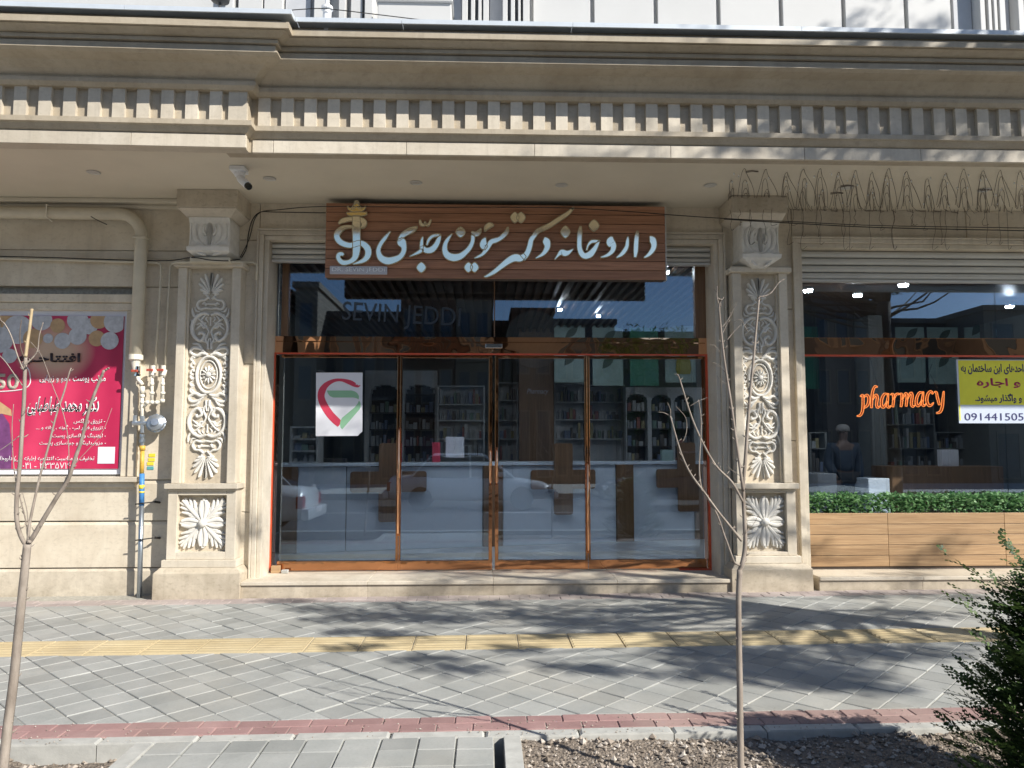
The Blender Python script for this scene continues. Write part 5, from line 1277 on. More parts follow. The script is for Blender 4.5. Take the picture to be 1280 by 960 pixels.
# ================================================================== INTERIOR
IN = empty('shop_interior', (1, 3, TREAD)); IN['kind'] = 'structure'
def ip(mb, name, mat, parent=IN, bev=0, **k): return mb.build(name, M[mat], parent, bevel=bev, **k)
FZ = TREAD + .0
mb = MB(); mb.box(-3.2, 9, .42, 9, FZ - .1, FZ - .004); ip(mb, 'interior_floor', 'inner_floor')
mb = MB(); mb.box(-3.2, 9, .7, 9, 3.75, 3.85)
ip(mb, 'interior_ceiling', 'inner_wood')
sl_ = MB(); sl_.box(0, .05, .72, 8.4, 3.66, 3.748); sm_ = sl_.data('ceiling_slat', [M['inner_wood']])
x = -3.1
while x < 3.3: inst('ceiling_slat', sm_, IN, (x, 0, 0)); x += .13
mb = MB(); mb.box(-3.3, -3.2, .4, 9, FZ, 3.75); mb.box(-3.3, 9, 8.4, 8.5, FZ, 3.75); mb.box(9, 9.1, .4, 9, FZ, 3.75); ip(mb, 'interior_wall', 'inner_wall')
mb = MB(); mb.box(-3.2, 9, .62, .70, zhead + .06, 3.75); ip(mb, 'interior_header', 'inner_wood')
I = lambda x, y, Y: (lambda w: (w[0], Y, w[1]))(W(x, y, Y))
# counter front seen through the doors, running slightly away to the right
C0 = Vector((W(352, 640, 1.75)[0], 1.75)); C1 = Vector((W(880, 640, 3.1)[0], 3.1))
ct = empty('service_counter', (C0.x, C0.y, FZ), 'long pale counter with dark wooden ends and brown wooden crosses on its front', 'counter')
dv = (C1 - C0); L_ = dv.length; dv.normalize(); ang = math.atan2(dv.y, dv.x)
TC = Matrix.Translation((C0.x, C0.y, 0)) @ Matrix.Rotation(ang, 4, 'Z'); chh = 1.09
def along(px):                      # distance along the counter seen at photo column px
    d = _ray(px, 640); A = Vector((CAM.x, CAM.y)); dd = Vector((d.x, d.y))
    den = dd.x * dv.y - dd.y * dv.x; w = C0 - A
    s = (w.x * dd.y - w.y * dd.x) / (dd.x * dv.y - dd.y * dv.x) if den else 0
    return s
def cbox(name, px0, px1, y0, y1, z0, z1, mat, bev=.004):
    mb = MB(); mb.box(along(px0), along(px1), y0, y1, FZ + z0, FZ + z1, T=TC); return mb.build(name, M[mat], ct, bevel=bev)
for a, b in ((372, 432), (433, 603), (629, 735), (736, 770), (792, 868)): cbox('front_panel', a, b, 0, .04, .0, chh - .03, 'counter_white')
for a, b in ((350, 371.5), (604, 628), (770.5, 791.5), (868.5, 884)): cbox('wood_column', a, b, -.03, .05, .0, chh - .02, 'counter_wood')
cbox('worktop', 350, 884, -.03, .6, chh - .02, chh + .02, 'counter_white')
def cross(pc, hw, up, dn, pa, zc0, zc1, cut=None):
    s = along(pc); mb = MB()
    def rbox(x0, x1, z0, z1):
        r = .035; P_ = []
        for cx_, cz_, a0 in ((x1 - r, z0 + r, -90), (x1 - r, z1 - r, 0), (x0 + r, z1 - r, 90), (x0 + r, z0 + r, 180)):
            for k in range(4): a = rad(a0 + k * 30); P_.append((cx_ + r * math.cos(a), cz_ + r * math.sin(a)))
        return P_
    for k, P_ in enumerate((rbox(s - hw, s + hw, dn, up), rbox(s - pa, s + pa, zc0, zc1))):
        n_ = len(mb.v); q = len(P_)
        for yy in (-.060 - .002 * k, -.032): mb.v += [tuple(TC @ Vector((x_, yy, z_))) for x_, z_ in P_]
        mb.f.append(tuple(n_ + i for i in range(q))); mb.m.append(0)
        for i in range(q): j = (i + 1) % q; mb.f.append((n_ + i, n_ + q + i, n_ + q + j, n_ + j)); mb.m.append(0)
    mb.build('wood_cross', M['counter_wood'], ct)
def zat(pc, py):                    # height on the counter front
    s = along(pc); p = C0 + dv * s; return WZ(pc, py, p.y)
for pc, hw_, arm, yt_, yb_, ya_, yb2 in ((485, 12.5, 47.5, 554, 652, 589, 615), (703, 11.5, 40, 554, 643, 587, 611), (857, 11, 37, 553, 639, 586, 609)):
    s1 = (along(pc + 10) - along(pc)) / 10
    cross(pc, hw_ * s1, zat(pc, yt_), zat(pc, yb_), arm * s1, zat(pc, yb2), zat(pc, ya_))
# things on the counter
def carton(x0, x1, y0, y1, Y, mat, label, name='carton'):
    a = I(x0, y1, Y); b = I(x1, y0, Y); mb = MB(); mb.box(a[0], b[0], Y, Y + .12, a[2], b[2]); mb.build(name, M[mat], None, bevel=.003, label=label, cat=name.replace('_', ' '))
carton(404, 432, 573, 596, 2.35, 'niche_dark', 'dark framed display box on the counter just left of the first wooden cross')
carton(540, 550, 553, 595, 2.6, 'print_red', 'tall narrow pink carton standing on the counter between the first two doors')
carton(557, 580, 546, 572, 2.7, 'paper_white', 'white printed sheet stand behind the tall pink carton', 'sheet_stand')
carton(556, 569, 582, 595, 2.6, 'pale_panel', 'small teal box on the counter beside the pink carton')
carton(629, 637, 587, 594, 2.9, 'paper_white', 'small white box on the counter at the left of the third door')
carton(752, 762, 580, 593, 3.2, 'pale_panel', 'pale upright box on the counter at the left of the fourth door')
carton(828, 842, 562, 586, 3.4, 'pale_panel', 'light green upright box on the counter by the rightmost cross')
# small shelf of coloured packs behind the poster
def packs(name, x0, x1, Y, rows_, label, unit_mat='shelf_white', fill=.92, ztop=None, small=1.0, arch=False):
    u = empty('shelf_unit', (W((x0 + x1) / 2, 560, Y)[0], Y, FZ), label, 'shelf')
    X0, X1 = W(x0, 560, Y)[0], W(x1, 560, Y)[0]; zs = [W(x0, y, Y)[1] for y in rows_]
    mb = MB(); mb.box(X0, X1, Y + .30, Y + .32, FZ, zs[0]); mb.build('back_panel', M[unit_mat], u)
    for xx in (X0, X1 - .03): mb = MB(); mb.box(xx, xx + .03, Y, Y + .3, FZ, zs[0]); mb.build('upright', M[unit_mat], u)
    for z in zs: mb = MB(); mb.box(X0 + .031, X1 - .031, Y, Y + .3, z - .02, z); mb.build('shelf_board', M[unit_mat], u)
    mb = MB(); rr = random.Random(int(x0 * 7 + x1)); 
    for z0, z1 in zip(zs[1:], zs[:-1]):
        hh = z1 - z0 - .03; x = X0 + .05
        while x < X1 - .1:
            w_ = rr.uniform(.025, .07) * small; h_ = hh * rr.choice((.3, .45, .5, .62, .7, .88))
            if rr.random() < fill: mb.box(x, x + w_, Y + rr.uniform(.02, .08), Y + .2, z0 + .001, z0 + h_)
            x += w_ + rr.uniform(.003, .02)
    mb.build('packages', M['pack_print'], u, kind='stuff')
packs('a', 362, 398, 2.9, (533, 548, 563, 577, 597), 'low white rack with red and blue packs behind the leftmost door', small=1.4)
packs('b', 352, 400, 6.6, (462, 490, 516, 545, 575), 'white shelves in the back left corner behind the heart notice')
packs('c', 546, 606, 6.9, (482, 505, 525, 548, 570), 'tall white shelves behind the second door')
packs('d', 622, 648, 6.9, (478, 500, 525, 548, 575), 'narrow white shelves left of the wooden column inside')
packs('e', 693, 733, 6.9, (479, 502, 524, 548), 'white shelves right of the wooden column inside')
packs('f', 733, 782, 6.9, (481, 502, 524, 548), 'white shelves behind the fourth door, left of the arches')
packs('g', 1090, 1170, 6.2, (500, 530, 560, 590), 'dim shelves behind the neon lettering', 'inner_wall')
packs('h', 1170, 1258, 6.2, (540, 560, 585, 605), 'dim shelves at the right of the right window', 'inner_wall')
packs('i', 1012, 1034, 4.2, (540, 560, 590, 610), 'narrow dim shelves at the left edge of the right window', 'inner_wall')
# arched niches in a pale wall
def arch_wall(x0, x1, ytop, arches, Y, label):
    a = empty('arched_display', (W((x0 + x1) / 2, 560, Y)[0], Y, FZ), label, 'display wall')
    X0, X1 = W(x0, 560, Y)[0], W(x1, 560, Y)[0]; zt = W(x0, ytop, Y)[1]
    mb = MB(); mb.box(X0, X1, Y + .30, Y + .34, FZ, zt); mb.build('niche_back', M['niche_dark'], a)
    xs = [X0]; mb = MB()
    prev = X0
    for q0, q1, yt_ in arches:
        A0, A1 = W(q0, 560, Y)[0], W(q1, 560, Y)[0]; zt_ = W(q0, yt_, Y)[1]; r = (A1 - A0) / 2; cx_ = (A0 + A1) / 2
        mb.box(prev, A0, Y, Y + .3, FZ, zt); k = 8; P_ = [(A1, zt_ - r * .7)] 
        top = [(cx_ + r * math.cos(t * math.pi / k), zt_ - r * .7 + r * .7 * math.sin(t * math.pi / k)) for t in range(k + 1)]
        for t in range(k): mb.box(min(top[t][0], top[t + 1][0]), max(top[t][0], top[t + 1][0]), Y, Y + .3, (top[t][1] + top[t + 1][1]) / 2, zt)
        prev = A1
    mb.box(prev, X1, Y, Y + .3, FZ, zt); mb.build('pale_wall', M['shelf_white'], a)
    mb = MB(); rr = random.Random(int(x0)); sh = MB()
    for q0, q1, yt_ in arches:
        A0, A1 = W(q0, 560, Y)[0], W(q1, 560, Y)[0]; zt_ = W(q0, yt_, Y)[1]
        z = FZ + 1.0
        while z < zt_ - .25:
            sh.box(A0, A1, Y + .03, Y + .3, z - .02, z); x = A0 + .03
            while x < A1 - .07:
                w_ = rr.uniform(.03, .08); mb.box(x, x + w_, Y + .06, Y + .2, z + .001, z + rr.uniform(.08, .22)); x += w_ + rr.uniform(.005, .03)
            z += .33
    mb.build('packages', M['pack_print'], a, kind='stuff'); sh.build('niche_shelves', M['niche_dark'], a)
arch_wall(455, 546, 463, ((461, 499, 480), (505, 543, 480)), 7.2, 'pale wall with two arched display niches behind the first two doors')
arch_wall(783, 880, 484, ((784, 810, 492), (815, 840, 493), (844, 868, 493)), 6.4, 'pale wall with three arched display niches behind the fourth door')
mb = MB(); a = I(649, 600, 6.2); b = I(692, 440, 6.2); mb.box(a[0], b[0], 6.2, 6.5, FZ, 3.74); ip(mb, 'wood_column', 'counter_wood')
text('wall_lettering', 'Pharmacy', M['plaque'], IN, I(672, 492, 6.18)[0], 6.17, I(672, 490, 6.18)[2], width=.4, height=.12, ext=.004, shear=.3)
# green and pale art panels high on the back wall
for k, (x0, x1, y0, y1, m_, lab) in enumerate(((693, 731, 378, 478, 'pale_panel', 'pale green picture panel high inside, left of the fourth door'), (741, 778, 382, 482, 'pale_panel', 'pale picture panel with a dark leaf above the fourth door'), (788, 822, 384, 482, 'green_panel', 'green picture panel high inside above the fourth door'), (832, 868, 384, 478, 'pale_panel', 'pale panel with a yellow bottle picture high inside the door'),
                                         (1006, 1022, 405, 486, 'green_panel', 'green picture panel at the left edge of the right window'), (1122, 1154, 392, 478, 'pale_panel', 'pale leaf picture left of the rental notice, lower part above the neon lettering'), (1162, 1196, 392, 480, 'pale_panel', 'pale leaf picture just left of the rental notice'), (1207, 1236, 398, 440, 'pale_panel', 'pale leaf picture behind the top of the rental notice'))):
    Y = 5.6; a = I(x0, y1, Y); b = I(x1, y0, Y); e = empty('picture_panel', (a[0], Y, a[2]), lab, 'picture')
    mb = MB(); mb.box(a[0], b[0], Y, Y + .02, a[2], min(b[2], 3.70)); mb.build('board', M[m_], e)
    cx_, cz_ = (a[0] + b[0]) / 2, a[2] + .35
    if m_ == 'pale_panel' and k != 3:
        mb = MB()
        for ang_, L2, ox, oz in ((.9, .34, -.1, -.05), (.5, .28, 0, .12), (2.2, .22, .05, .2), (.7, .3, -.08, .45)):
            d1 = Vector((math.cos(ang_), 0, math.sin(ang_))); n1 = Vector((-d1.z, 0, d1.x)); p0 = Vector((cx_ + ox, Y - .004, cz_ + oz))
            pts = [p0 + d1 * L2 * t_ + n1 * L2 * .22 * math.sin(t_ * math.pi) for t_ in (0, .2, .4, .6, .8, 1)] + [p0 + d1 * L2 * t_ - n1 * L2 * .22 * math.sin(t_ * math.pi) for t_ in (.8, .6, .4, .2)]
            mb.face(pts)
        mb.build('leaf_print', M['dark_print'], e, recalc=False)
    if k == 3:
        mb = MB(); mb.lathe([(.12, -.2), (.14, -.1), (.12, .08), (.07, .12), (.07, .2), (.09, .21), (.09, .26), (.05, .3)], 12, T=Matrix.Translation((cx_ + .05, Y - .02, cz_)) @ Matrix.Diagonal((1, .1, 1, 1))); mb.build('bottle_print', M['oil_yellow'], e)
# lit ceiling lamps
for k, (x_, y_, lab) in enumerate(((1010, 362, 'lit oval ceiling lamp at the left end of the right window'), (1072, 368, 'lit oval ceiling lamp left of the reflected tree trunk'), (1129, 355, 'lit oval ceiling lamp highest in the right window'), (1262, 382, 'lit oval ceiling lamp at the far right of the right window'), (700, 386, 'lit ceiling lamp seen through the upper pane above the third door'), (748, 394, 'small lit ceiling lamp above the fourth door, nearer the middle'), (833, 339, 'small lit ceiling lamp at the right end of the wooden sign'))):
    d_ = _ray(x_, y_); t_ = (3.64 - CAM.z) / d_.z; p = CAM + d_ * t_
    e = empty('ceiling_lamp', (p.x, p.y, 3.65), lab, 'ceiling light', 'lit lamps on the shop ceiling'); r_ = .055 if k < 4 else .03
    mb = MB(); mb.lathe([(r_, 0), (r_ * .95, -.03), (.001, -.03)], 16, T=Matrix.Translation((p.x, p.y, 3.64))); mb.build('diffuser', M['lamp_glow'], e)
    mb = MB(); mb.lathe([(r_ + .012, .02), (r_ + .012, -.01), (r_ + .002, -.01)], 16, T=Matrix.Translation((p.x, p.y, 3.642))); mb.build('rim', M['shutter_metal'], e)
for k, xk in enumerate((-1.6, -.5, .6, 1.7)):          # added lamps hidden behind the sign, put in to brighten the counter
    e = empty('ceiling_lamp', (xk, 1.05, 3.74), ['lit lamp above the emblem end of the sign, inside over the counter', 'lit lamp inside behind the sign, second from the emblem end', 'lit lamp inside behind the sign, third from the emblem end', 'lit lamp inside behind the right end of the wooden sign'][k], 'ceiling light', 'lamps over the service counter')
    mb = MB(); mb.lathe([(.09, 0), (.085, -.03), (.001, -.03)], 16, T=Matrix.Translation((xk, 1.05, 3.738))); mb.build('diffuser', M['lamp_glow'], e)
    mb = MB(); mb.lathe([(.10, .02), (.10, -.01), (.092, -.01)], 16, T=Matrix.Translation((xk, 1.05, 3.738))); mb.build('rim', M['shutter_metal'], e)
mb = MB(); mb.box(I(1034, 520, 5)[0], I(1070, 520, 5)[0], 5.0, 5.2, FZ, 3.74); ip(mb, 'inner_doorway', 'niche_dark')
mb = MB(); mb.box(I(1075, 520, 5)[0], I(1092, 520, 5)[0], 4.6, 5.2, FZ, 3.74); ip(mb, 'inner_pier', 'inner_wall')
# dark desk and white front in the right room
e = empty('reception_desk', (I(1160, 620, 3)[0], 3.0, FZ), 'low dark wooden desk behind the hedge in the right window', 'desk')
mb = MB(); mb.box(I(1115, 600, 3)[0], I(1255, 600, 3)[0], 3.0, 3.6, FZ, I(1160, 583, 3)[2]); mb.build('desk_body', M['counter_wood'], e, bevel=.01)
mb = MB(); a = I(1085, 598, 2.9); mb.box(a[0], I(1112, 598, 2.9)[0], 2.9, 3.4, FZ, a[2]); mb.build('desk_side', M['counter_white'], e, bevel=.01)
carton(1178, 1198, 562, 583, 3.1, 'paper_white', 'white leaflet stand on the dark desk in the right window', 'leaflet_stand')
e = empty('low_cabinet', (I(1030, 605, 2.6)[0], 2.6, FZ), 'pale low cabinet at the left end of the right window beside the person', 'cabinet')
mb = MB(); mb.box(I(1022, 600, 2.6)[0], I(1046, 600, 2.6)[0], 2.6, 3.1, FZ, I(1030, 592, 2.6)[2]); mb.build('body', M['inner_floor'], e, bevel=.01)
# the person inside, seen dimly from behind the glass: light cap, blue shirt, dark trousers
def person(x, y, z, ht, label, face_cam=True):
    e = empty('person', (x, y, z), label, 'person'); s = ht / 1.72
    def skin(name, V, E, Rd, mat, lvl=2):
        me = bpy.data.meshes.new(name); me.from_pydata([(x + a * s, y + b * s, z + c * s) for a, b, c in V], E, [])
        o = bpy.data.objects.new(name, me); COL.objects.link(o); me.materials.append(M[mat])
        md = o.modifiers.new('skin', 'SKIN'); 
        for i, sv in enumerate(me.skin_vertices[0].data): sv.radius = (Rd[i][0] * s, Rd[i][1] * s); sv.use_root = (i == 0)
        ss = o.modifiers.new('sub', 'SUBSURF'); ss.levels = lvl; ss.render_levels = lvl
        dg = bpy.context.evaluated_depsgraph_get(); m2 = bpy.data.meshes.new_from_object(o.evaluated_get(dg)); o.modifiers.clear(); o.data = m2
        for p_ in m2.polygons: p_.use_smooth = True
        o.parent = e; o.matrix_parent_inverse = WINV(e); return o
    V = [(0, 0, .95), (0, .01, 1.15), (0, .0, 1.36), (0, 0, 1.47), (0, -.01, 1.56), (0, -.02, 1.66), (-.19, 0, 1.38), (-.24, .02, 1.12), (-.20, -.12, .93), (-.19, -.18, .88), (.19, 0, 1.38), (.24, .02, 1.12), (.22, -.06, .88), (.22, -.08, .80), (-.10, 0, .9), (-.11, 0, .50), (-.12, .02, .09), (-.12, -.12, .04), (.10, 0, .9), (.11, -.01, .50), (.12, .02, .09), (.12, -.12, .04)]
    E = [(0, 1), (1, 2), (2, 3), (3, 4), (4, 5), (2, 6), (6, 7), (7, 8), (8, 9), (2, 10), (10, 11), (11, 12), (12, 13), (0, 14), (14, 15), (15, 16), (16, 17), (0, 18), (18, 19), (19, 20), (20, 21)]
    Rd = [(.15, .10), (.14, .10), (.16, .10), (.055, .055), (.075, .085), (.07, .085), (.06, .055), (.045, .045), (.035, .035), (.03, .02), (.06, .055), (.045, .045), (.035, .035), (.03, .02), (.09, .09), (.065, .065), (.045, .045), (.045, .03), (.09, .09), (.065, .065), (.045, .045), (.045, .03)]
    skin('body', V, E, Rd, 'skin_dark')
    sh = [0, 1, 2, 6, 7, 8, 10, 11, 12]; idx = {v: i for i, v in enumerate(sh)}
    skin('shirt', [V[i] for i in sh], [(idx[a], idx[b]) for a, b in E if a in idx and b in idx], [(Rd[i][0] + .035, Rd[i][1] + .035) for i in sh], 'cloth_blue')
    tr_ = [0, 14, 15, 16, 18, 19, 20]; idx = {v: i for i, v in enumerate(tr_)}
    skin('trousers', [V[i] for i in tr_], [(idx[a], idx[b]) for a, b in E if a in idx and b in idx], [(Rd[i][0] + .02, Rd[i][1] + .02) for i in tr_], 'cloth_black')
    mb = MB(); mb.lathe([(.10 * s, 0), (.105 * s, .03 * s), (.09 * s, .08 * s), (.05 * s, .105 * s), (.001, .11 * s)], 16, T=Matrix.Translation((x, y - .01, z + 1.62 * s))); mb.build('cap', M['cloth_white'], e, smooth=True)
    mb = MB(); mb.lathe([(.022 * s, -.02 * s), (.016 * s, 0), (.001, .006 * s)], 8, T=Matrix.Translation((x, y - .11 * s, z + 1.585 * s)) @ Matrix.Rotation(rad(90), 4, 'X')); mb.build('nose', M['skin_dark'], e, smooth=True)
    for sx in (-1, 1):
        for hx, hy, hz_ in (((.19, -.20, .86) if sx < 0 else (.22, -.09, .77)),):
            mb = MB()
            for f in range(4): mb.tube([(x + (sx * hx + (f - 1.5) * .016) * s, y + hy * s, z + hz_ * s), (x + (sx * hx + (f - 1.5) * .018) * s, y + (hy - .03) * s, z + (hz_ - .04) * s), (x + (sx * hx + (f - 1.5) * .018) * s, y + (hy - .03) * s, z + (hz_ - .075 + .008 * abs(f - 1.5)) * s)], .008 * s, 6)
            mb.tube([(x + (sx * hx - sx * .03) * s, y + hy * s, z + (hz_ + .01) * s), (x + (sx * hx - sx * .055) * s, y + (hy - .03) * s, z + (hz_ - .03) * s)], .009 * s, 6)
            mb.build('fingers', M['skin_dark'], e, smooth=True)
p = I(1054, 560, 3.4); person(p[0], 3.4, FZ, I(1054, 531, 3.4)[2] - FZ, 'person in a pale cap, blue shirt and dark trousers standing inside the right window')

# ================================================================== SAPLINGS
def branch(mb, pts, Y, r0, r1, depth=0.0, m=0, knots=0, rr=R):
    P_ = []
    sp = smooth_pts([(x, y) for x, y in pts], 4); k = len(sp)
    rs_ = []
    for i, (x, y) in enumerate(sp):
        t_ = i / max(1, k - 1); Yi = Y + depth * t_ + math.sin(t_ * 7 + x) * .004
        w = W(x, y, Yi); P_.append((w[0], Yi, w[1])); rs_.append(r0 + (r1 - r0) * t_)
    mb.tube(P_, rs_, 7, m=m)
    for _ in range(knots):
        i = rr.randrange(2, k - 1); p = Vector(P_[i]); r = rs_[i]; d = Vector((rr.choice((-1, 1)), rr.uniform(-.6, .6), rr.uniform(.3, 1))).normalized()
        q_l = rr.uniform(.004, .02); mb.tube([p, p + d * (r + q_l * .5), p + d * (r + q_l) + Vector((0, 0, .004))], [min(r * .6, .003), min(r * .5, .0026), .0012], 5, m=m)
    return P_
RS = empty('bare_sapling', (WX(926, 958, -4.5), -4.5, -.02), 'slim bare sapling with pale forked stems in front of the right pilaster', 'tree')
Y = -4.5
mb = MB(); branch(mb, [(927, 1010), (926, 956), (925, 900), (924.5, 855), (923.5, 800), (923, 750), (924.5, 712)], Y, .0155, .0125, 0, knots=8); mb.build('trunk', M['bark_grey'], RS, smooth=True)
for pts, r0, r1, dp, kn in (([(924.5, 714), (929, 700), (931.5, 680), (931, 658), (929, 612), (932, 570), (935, 525), (938, 488), (942, 448), (945, 412), (949, 371)], .0115, .0048, .08, 26),
                            ([(949, 371), (956, 370), (964, 366), (973, 354), (980, 349)], .0035, .0018, .02, 0), ([(929, 614), (925, 585), (920, 550), (913, 500), (906, 455), (902, 420), (899, 384), (902, 374)], .0075, .0035, -.06, 20),
                            ([(898, 380), (896, 368), (897, 358)], .0028, .0018, 0, 1), ([(902, 410), (911, 398), (921, 378)], .0022, .0012, 0, 1), ([(903, 417), (909, 405), (913, 399)], .0022, .0012, 0, 0), ([(908, 426), (918, 414), (925, 407)], .0022, .0012, 0, 1),
                            ([(924, 706), (918, 703), (913, 690), (905, 668), (897, 645), (886, 625), (877, 610), (874, 585), (876, 545), (876, 520), (873, 500)], .0055, .0022, -.12, 8),
                            ([(927, 676), (915, 661), (898, 640), (880, 615), (862, 590), (850, 562), (838, 520)], .0065, .0028, -.15, 14), ([(838, 520), (830, 516), (822, 515)], .0018, .001, 0, 0), ([(838, 520), (838, 512), (834, 503)], .0018, .001, 0, 0), ([(853, 553), (858, 540), (857, 522), (845, 508)], .002, .001, 0, 0),
                            ([(929, 628), (915, 603), (898, 586), (886, 568), (872, 540), (863, 517), (856, 495), (850, 475), (847, 468)], .006, .0025, -.1, 12), ([(862, 508), (872, 502), (884, 497)], .0018, .001, 0, 0),
                            ([(935, 415), (926, 400), (918, 402)], .0016, .0009, 0, 0), ([(911, 470), (900, 458), (890, 452)], .0014, .0008, 0, 0), ([(912, 482), (904, 478), (896, 470)], .0014, .0008, 0, 0), ([(930, 598), (918, 590), (908, 582)], .0014, .0008, 0, 0), ([(931, 668), (942, 655), (950, 640)], .0014, .0008, 0, 0), ([(900, 440), (893, 432), (886, 430)], .0014, .0008, 0, 0)):
    mb = MB(); branch(mb, pts, Y, r0, r1, dp, knots=kn); mb.build('stem', M['bark_grey'], RS, smooth=True)
Y = -4.55
LS = empty('bare_sapling', (WX(3, 958, Y), Y, -.02), 'thicker bare sapling with a cut top stem in front of the crimson banner', 'tree')
mb = MB(); branch(mb, [(-2, 1010), (4, 958), (10, 905), (17, 850), (23, 790), (28, 740), (31, 710), (34, 680)], Y, .021, .0165, 0, knots=9); mb.build('trunk', M['bark_grey'], LS, smooth=True)
for pts, r0, r1, dp, kn, m_ in (([(33, 682), (26, 670), (21, 650), (21, 620), (24, 590), (26, 565), (28, 530), (30, 500), (31, 470), (32, 445)], .0095, .0078, .04, 12, 'bark_grey'), ([(32, 446), (34, 430), (37, 410), (40, 386)], .0075, .006, .04, 2, 'cut_wood'),
                                ([(36, 678), (42, 670), (55, 648), (72, 620), (85, 600), (95, 570), (102, 550), (112, 510), (121, 485), (130, 463)], .011, .0055, -.05, 14, 'bark_grey'), ([(130, 464), (133, 462), (136, 460)], .005, .004, 0, 0, 'bark_grey'),
                                ([(35, 676), (37, 655), (42, 630), (50, 595), (60, 560), (70, 520), (80, 490), (86, 468), (89, 460)], .0065, .0028, .08, 6, 'bark_grey'), ([(31, 456), (40, 448), (47, 438), (49, 420), (54, 403)], .004, .002, 0, 2, 'bark_grey'),
                                ([(29, 462), (22, 445), (14, 420), (6, 405), (0, 398), (-6, 370)], .0035, .0018, 0, 3, 'bark_grey'), ([(28, 482), (18, 468), (5, 450), (-10, 436)], .0028, .0014, 0, 1, 'bark_grey'), ([(30, 446), (26, 435), (25, 415), (27, 400)], .0028, .0014, .02, 0, 'bark_dark'),
                                ([(35, 676), (32, 650), (25, 622), (18, 590), (15, 540), (17, 505)], .0035, .0014, .05, 3, 'bark_grey'), ([(36, 672), (34, 640), (28, 615)], .003, .0014, .03, 1, 'bark_grey'), ([(24, 545), (10, 556), (-8, 568)], .0022, .001, 0, 1, 'bark_grey'),
                                ([(85, 605), (86, 560), (80, 520), (65, 480), (52, 445), (38, 427)], .0022, .001, .1, 1, 'bark_grey'), ([(70, 625), (90, 585), (125, 545), (140, 510)], .0018, .0008, .1, 0, 'bark_grey'), ([(29, 515), (34, 510), (38, 504)], .0016, .001, 0, 0, 'bark_grey')):
    mb = MB(); branch(mb, pts, Y, r0, r1, dp, knots=kn); mb.build('stem', M[m_], LS, smooth=True)

# ================================================================== CONIFER in the foreground
cxx, cyy = 2.55, -4.62
CN = empty('conifer_shrub', (cxx, cyy, 0), 'dark feathery evergreen conifer shrub at the lower right corner', 'shrub')
rr = random.Random(21); mt = MB(); mt.tube([(cxx, cyy, -.05), (cxx + .01, cyy, .5), (cxx + .03, cyy, 1.0)], [.03, .02, .006], 8); mt.build('trunk', M['bark_dark'], CN)
fo = MB(); st = MB()
def spray(p0, d, L_, w_):
    """one flat feathery spray: a stem with alternating side shoots of scale leaves"""
    d = d.normalized(); side = d.cross(Vector((0, 0, 1)))
    side = side.normalized() if side.length > .05 else Vector((1, 0, 0))
    side = (side + Vector((0, 0, rr.uniform(-.7, .7)))).normalized(); n_ = max(5, int(L_ / .011)); p = Vector(p0)
    for i in range(n_):
        t_ = i / n_; d = (d + Vector((0, 0, -.016)) + Vector((rr.uniform(-.05, .05), rr.uniform(-.05, .05), rr.uniform(-.05, .05)))).normalized(); q = p + d * (L_ / n_)
        s_ = side if i % 2 else -side; l2 = w_ * (math.sin((t_ * .85 + .12) * math.pi) ** .8) * rr.uniform(.7, 1.15)
        up_ = d.cross(side).normalized(); a = p; b = p + (d * .75 + s_ * .85 + up_ * rr.uniform(-.3, .3)).normalized() * l2
        th = (b - a).cross(up_).normalized() * (.0065 + .10 * l2)
        m_ = (a + b) / 2
        fo.face([a, m_ + th, b, m_ - th])
        c = m_ + (d * 1.0 + s_ * .2).normalized() * l2 * .45; t2 = (c - m_).cross(up_).normalized() * .003
        fo.face([m_, (m_ + c) / 2 + t2, c, (m_ + c) / 2 - t2])
        fo.face([p, p + side * .0035, q, p - side * .0035])
        p = q
    return p
for i in range(2700):
    h_ = rr.random() ** .95; z = .0 + .92 * h_; a = rr.uniform(0, 2 * math.pi)
    env = .50 * (1 - h_ ** 2.2) ** .55 * (.75 + .25 * math.sin(h_ * 9 + a * 2)) + .03
    r0 = env * rr.uniform(.1, .86); p = Vector((cxx + .03 * h_ + r0 * math.cos(a), cyy + r0 * math.sin(a), z))
    d = Vector((math.cos(a), math.sin(a), rr.uniform(.35, 1.1))); spray(p, d, rr.uniform(.09, .20), rr.uniform(.022, .042))
# a few long leaders that break the outline
for a, z, L_ in ((3.4, .52, .42), (3.1, .66, .40), (2.9, .74, .30), (3.6, .30, .32), (1.6, .95, .3), (2.5, .85, .34), (.3, .9, .3), (4.2, .5, .4), (3.0, .40, .30), (3.3, .18, .3)):
    p = Vector((cxx + .2 * math.cos(a), cyy + .2 * math.sin(a), z)); d = Vector((math.cos(a), math.sin(a), .75)).normalized()
    for k in range(9):
        q = p + d * L_ * k / 9; dd = (d + Vector((rr.uniform(-.6, .6), rr.uniform(-.6, .6), rr.uniform(-.3, .5)))).normalized(); spray(q, dd, .11 * (1.1 - k / 14), .028)
fo.build('foliage', M['thuja_leaf'], CN, recalc=False)

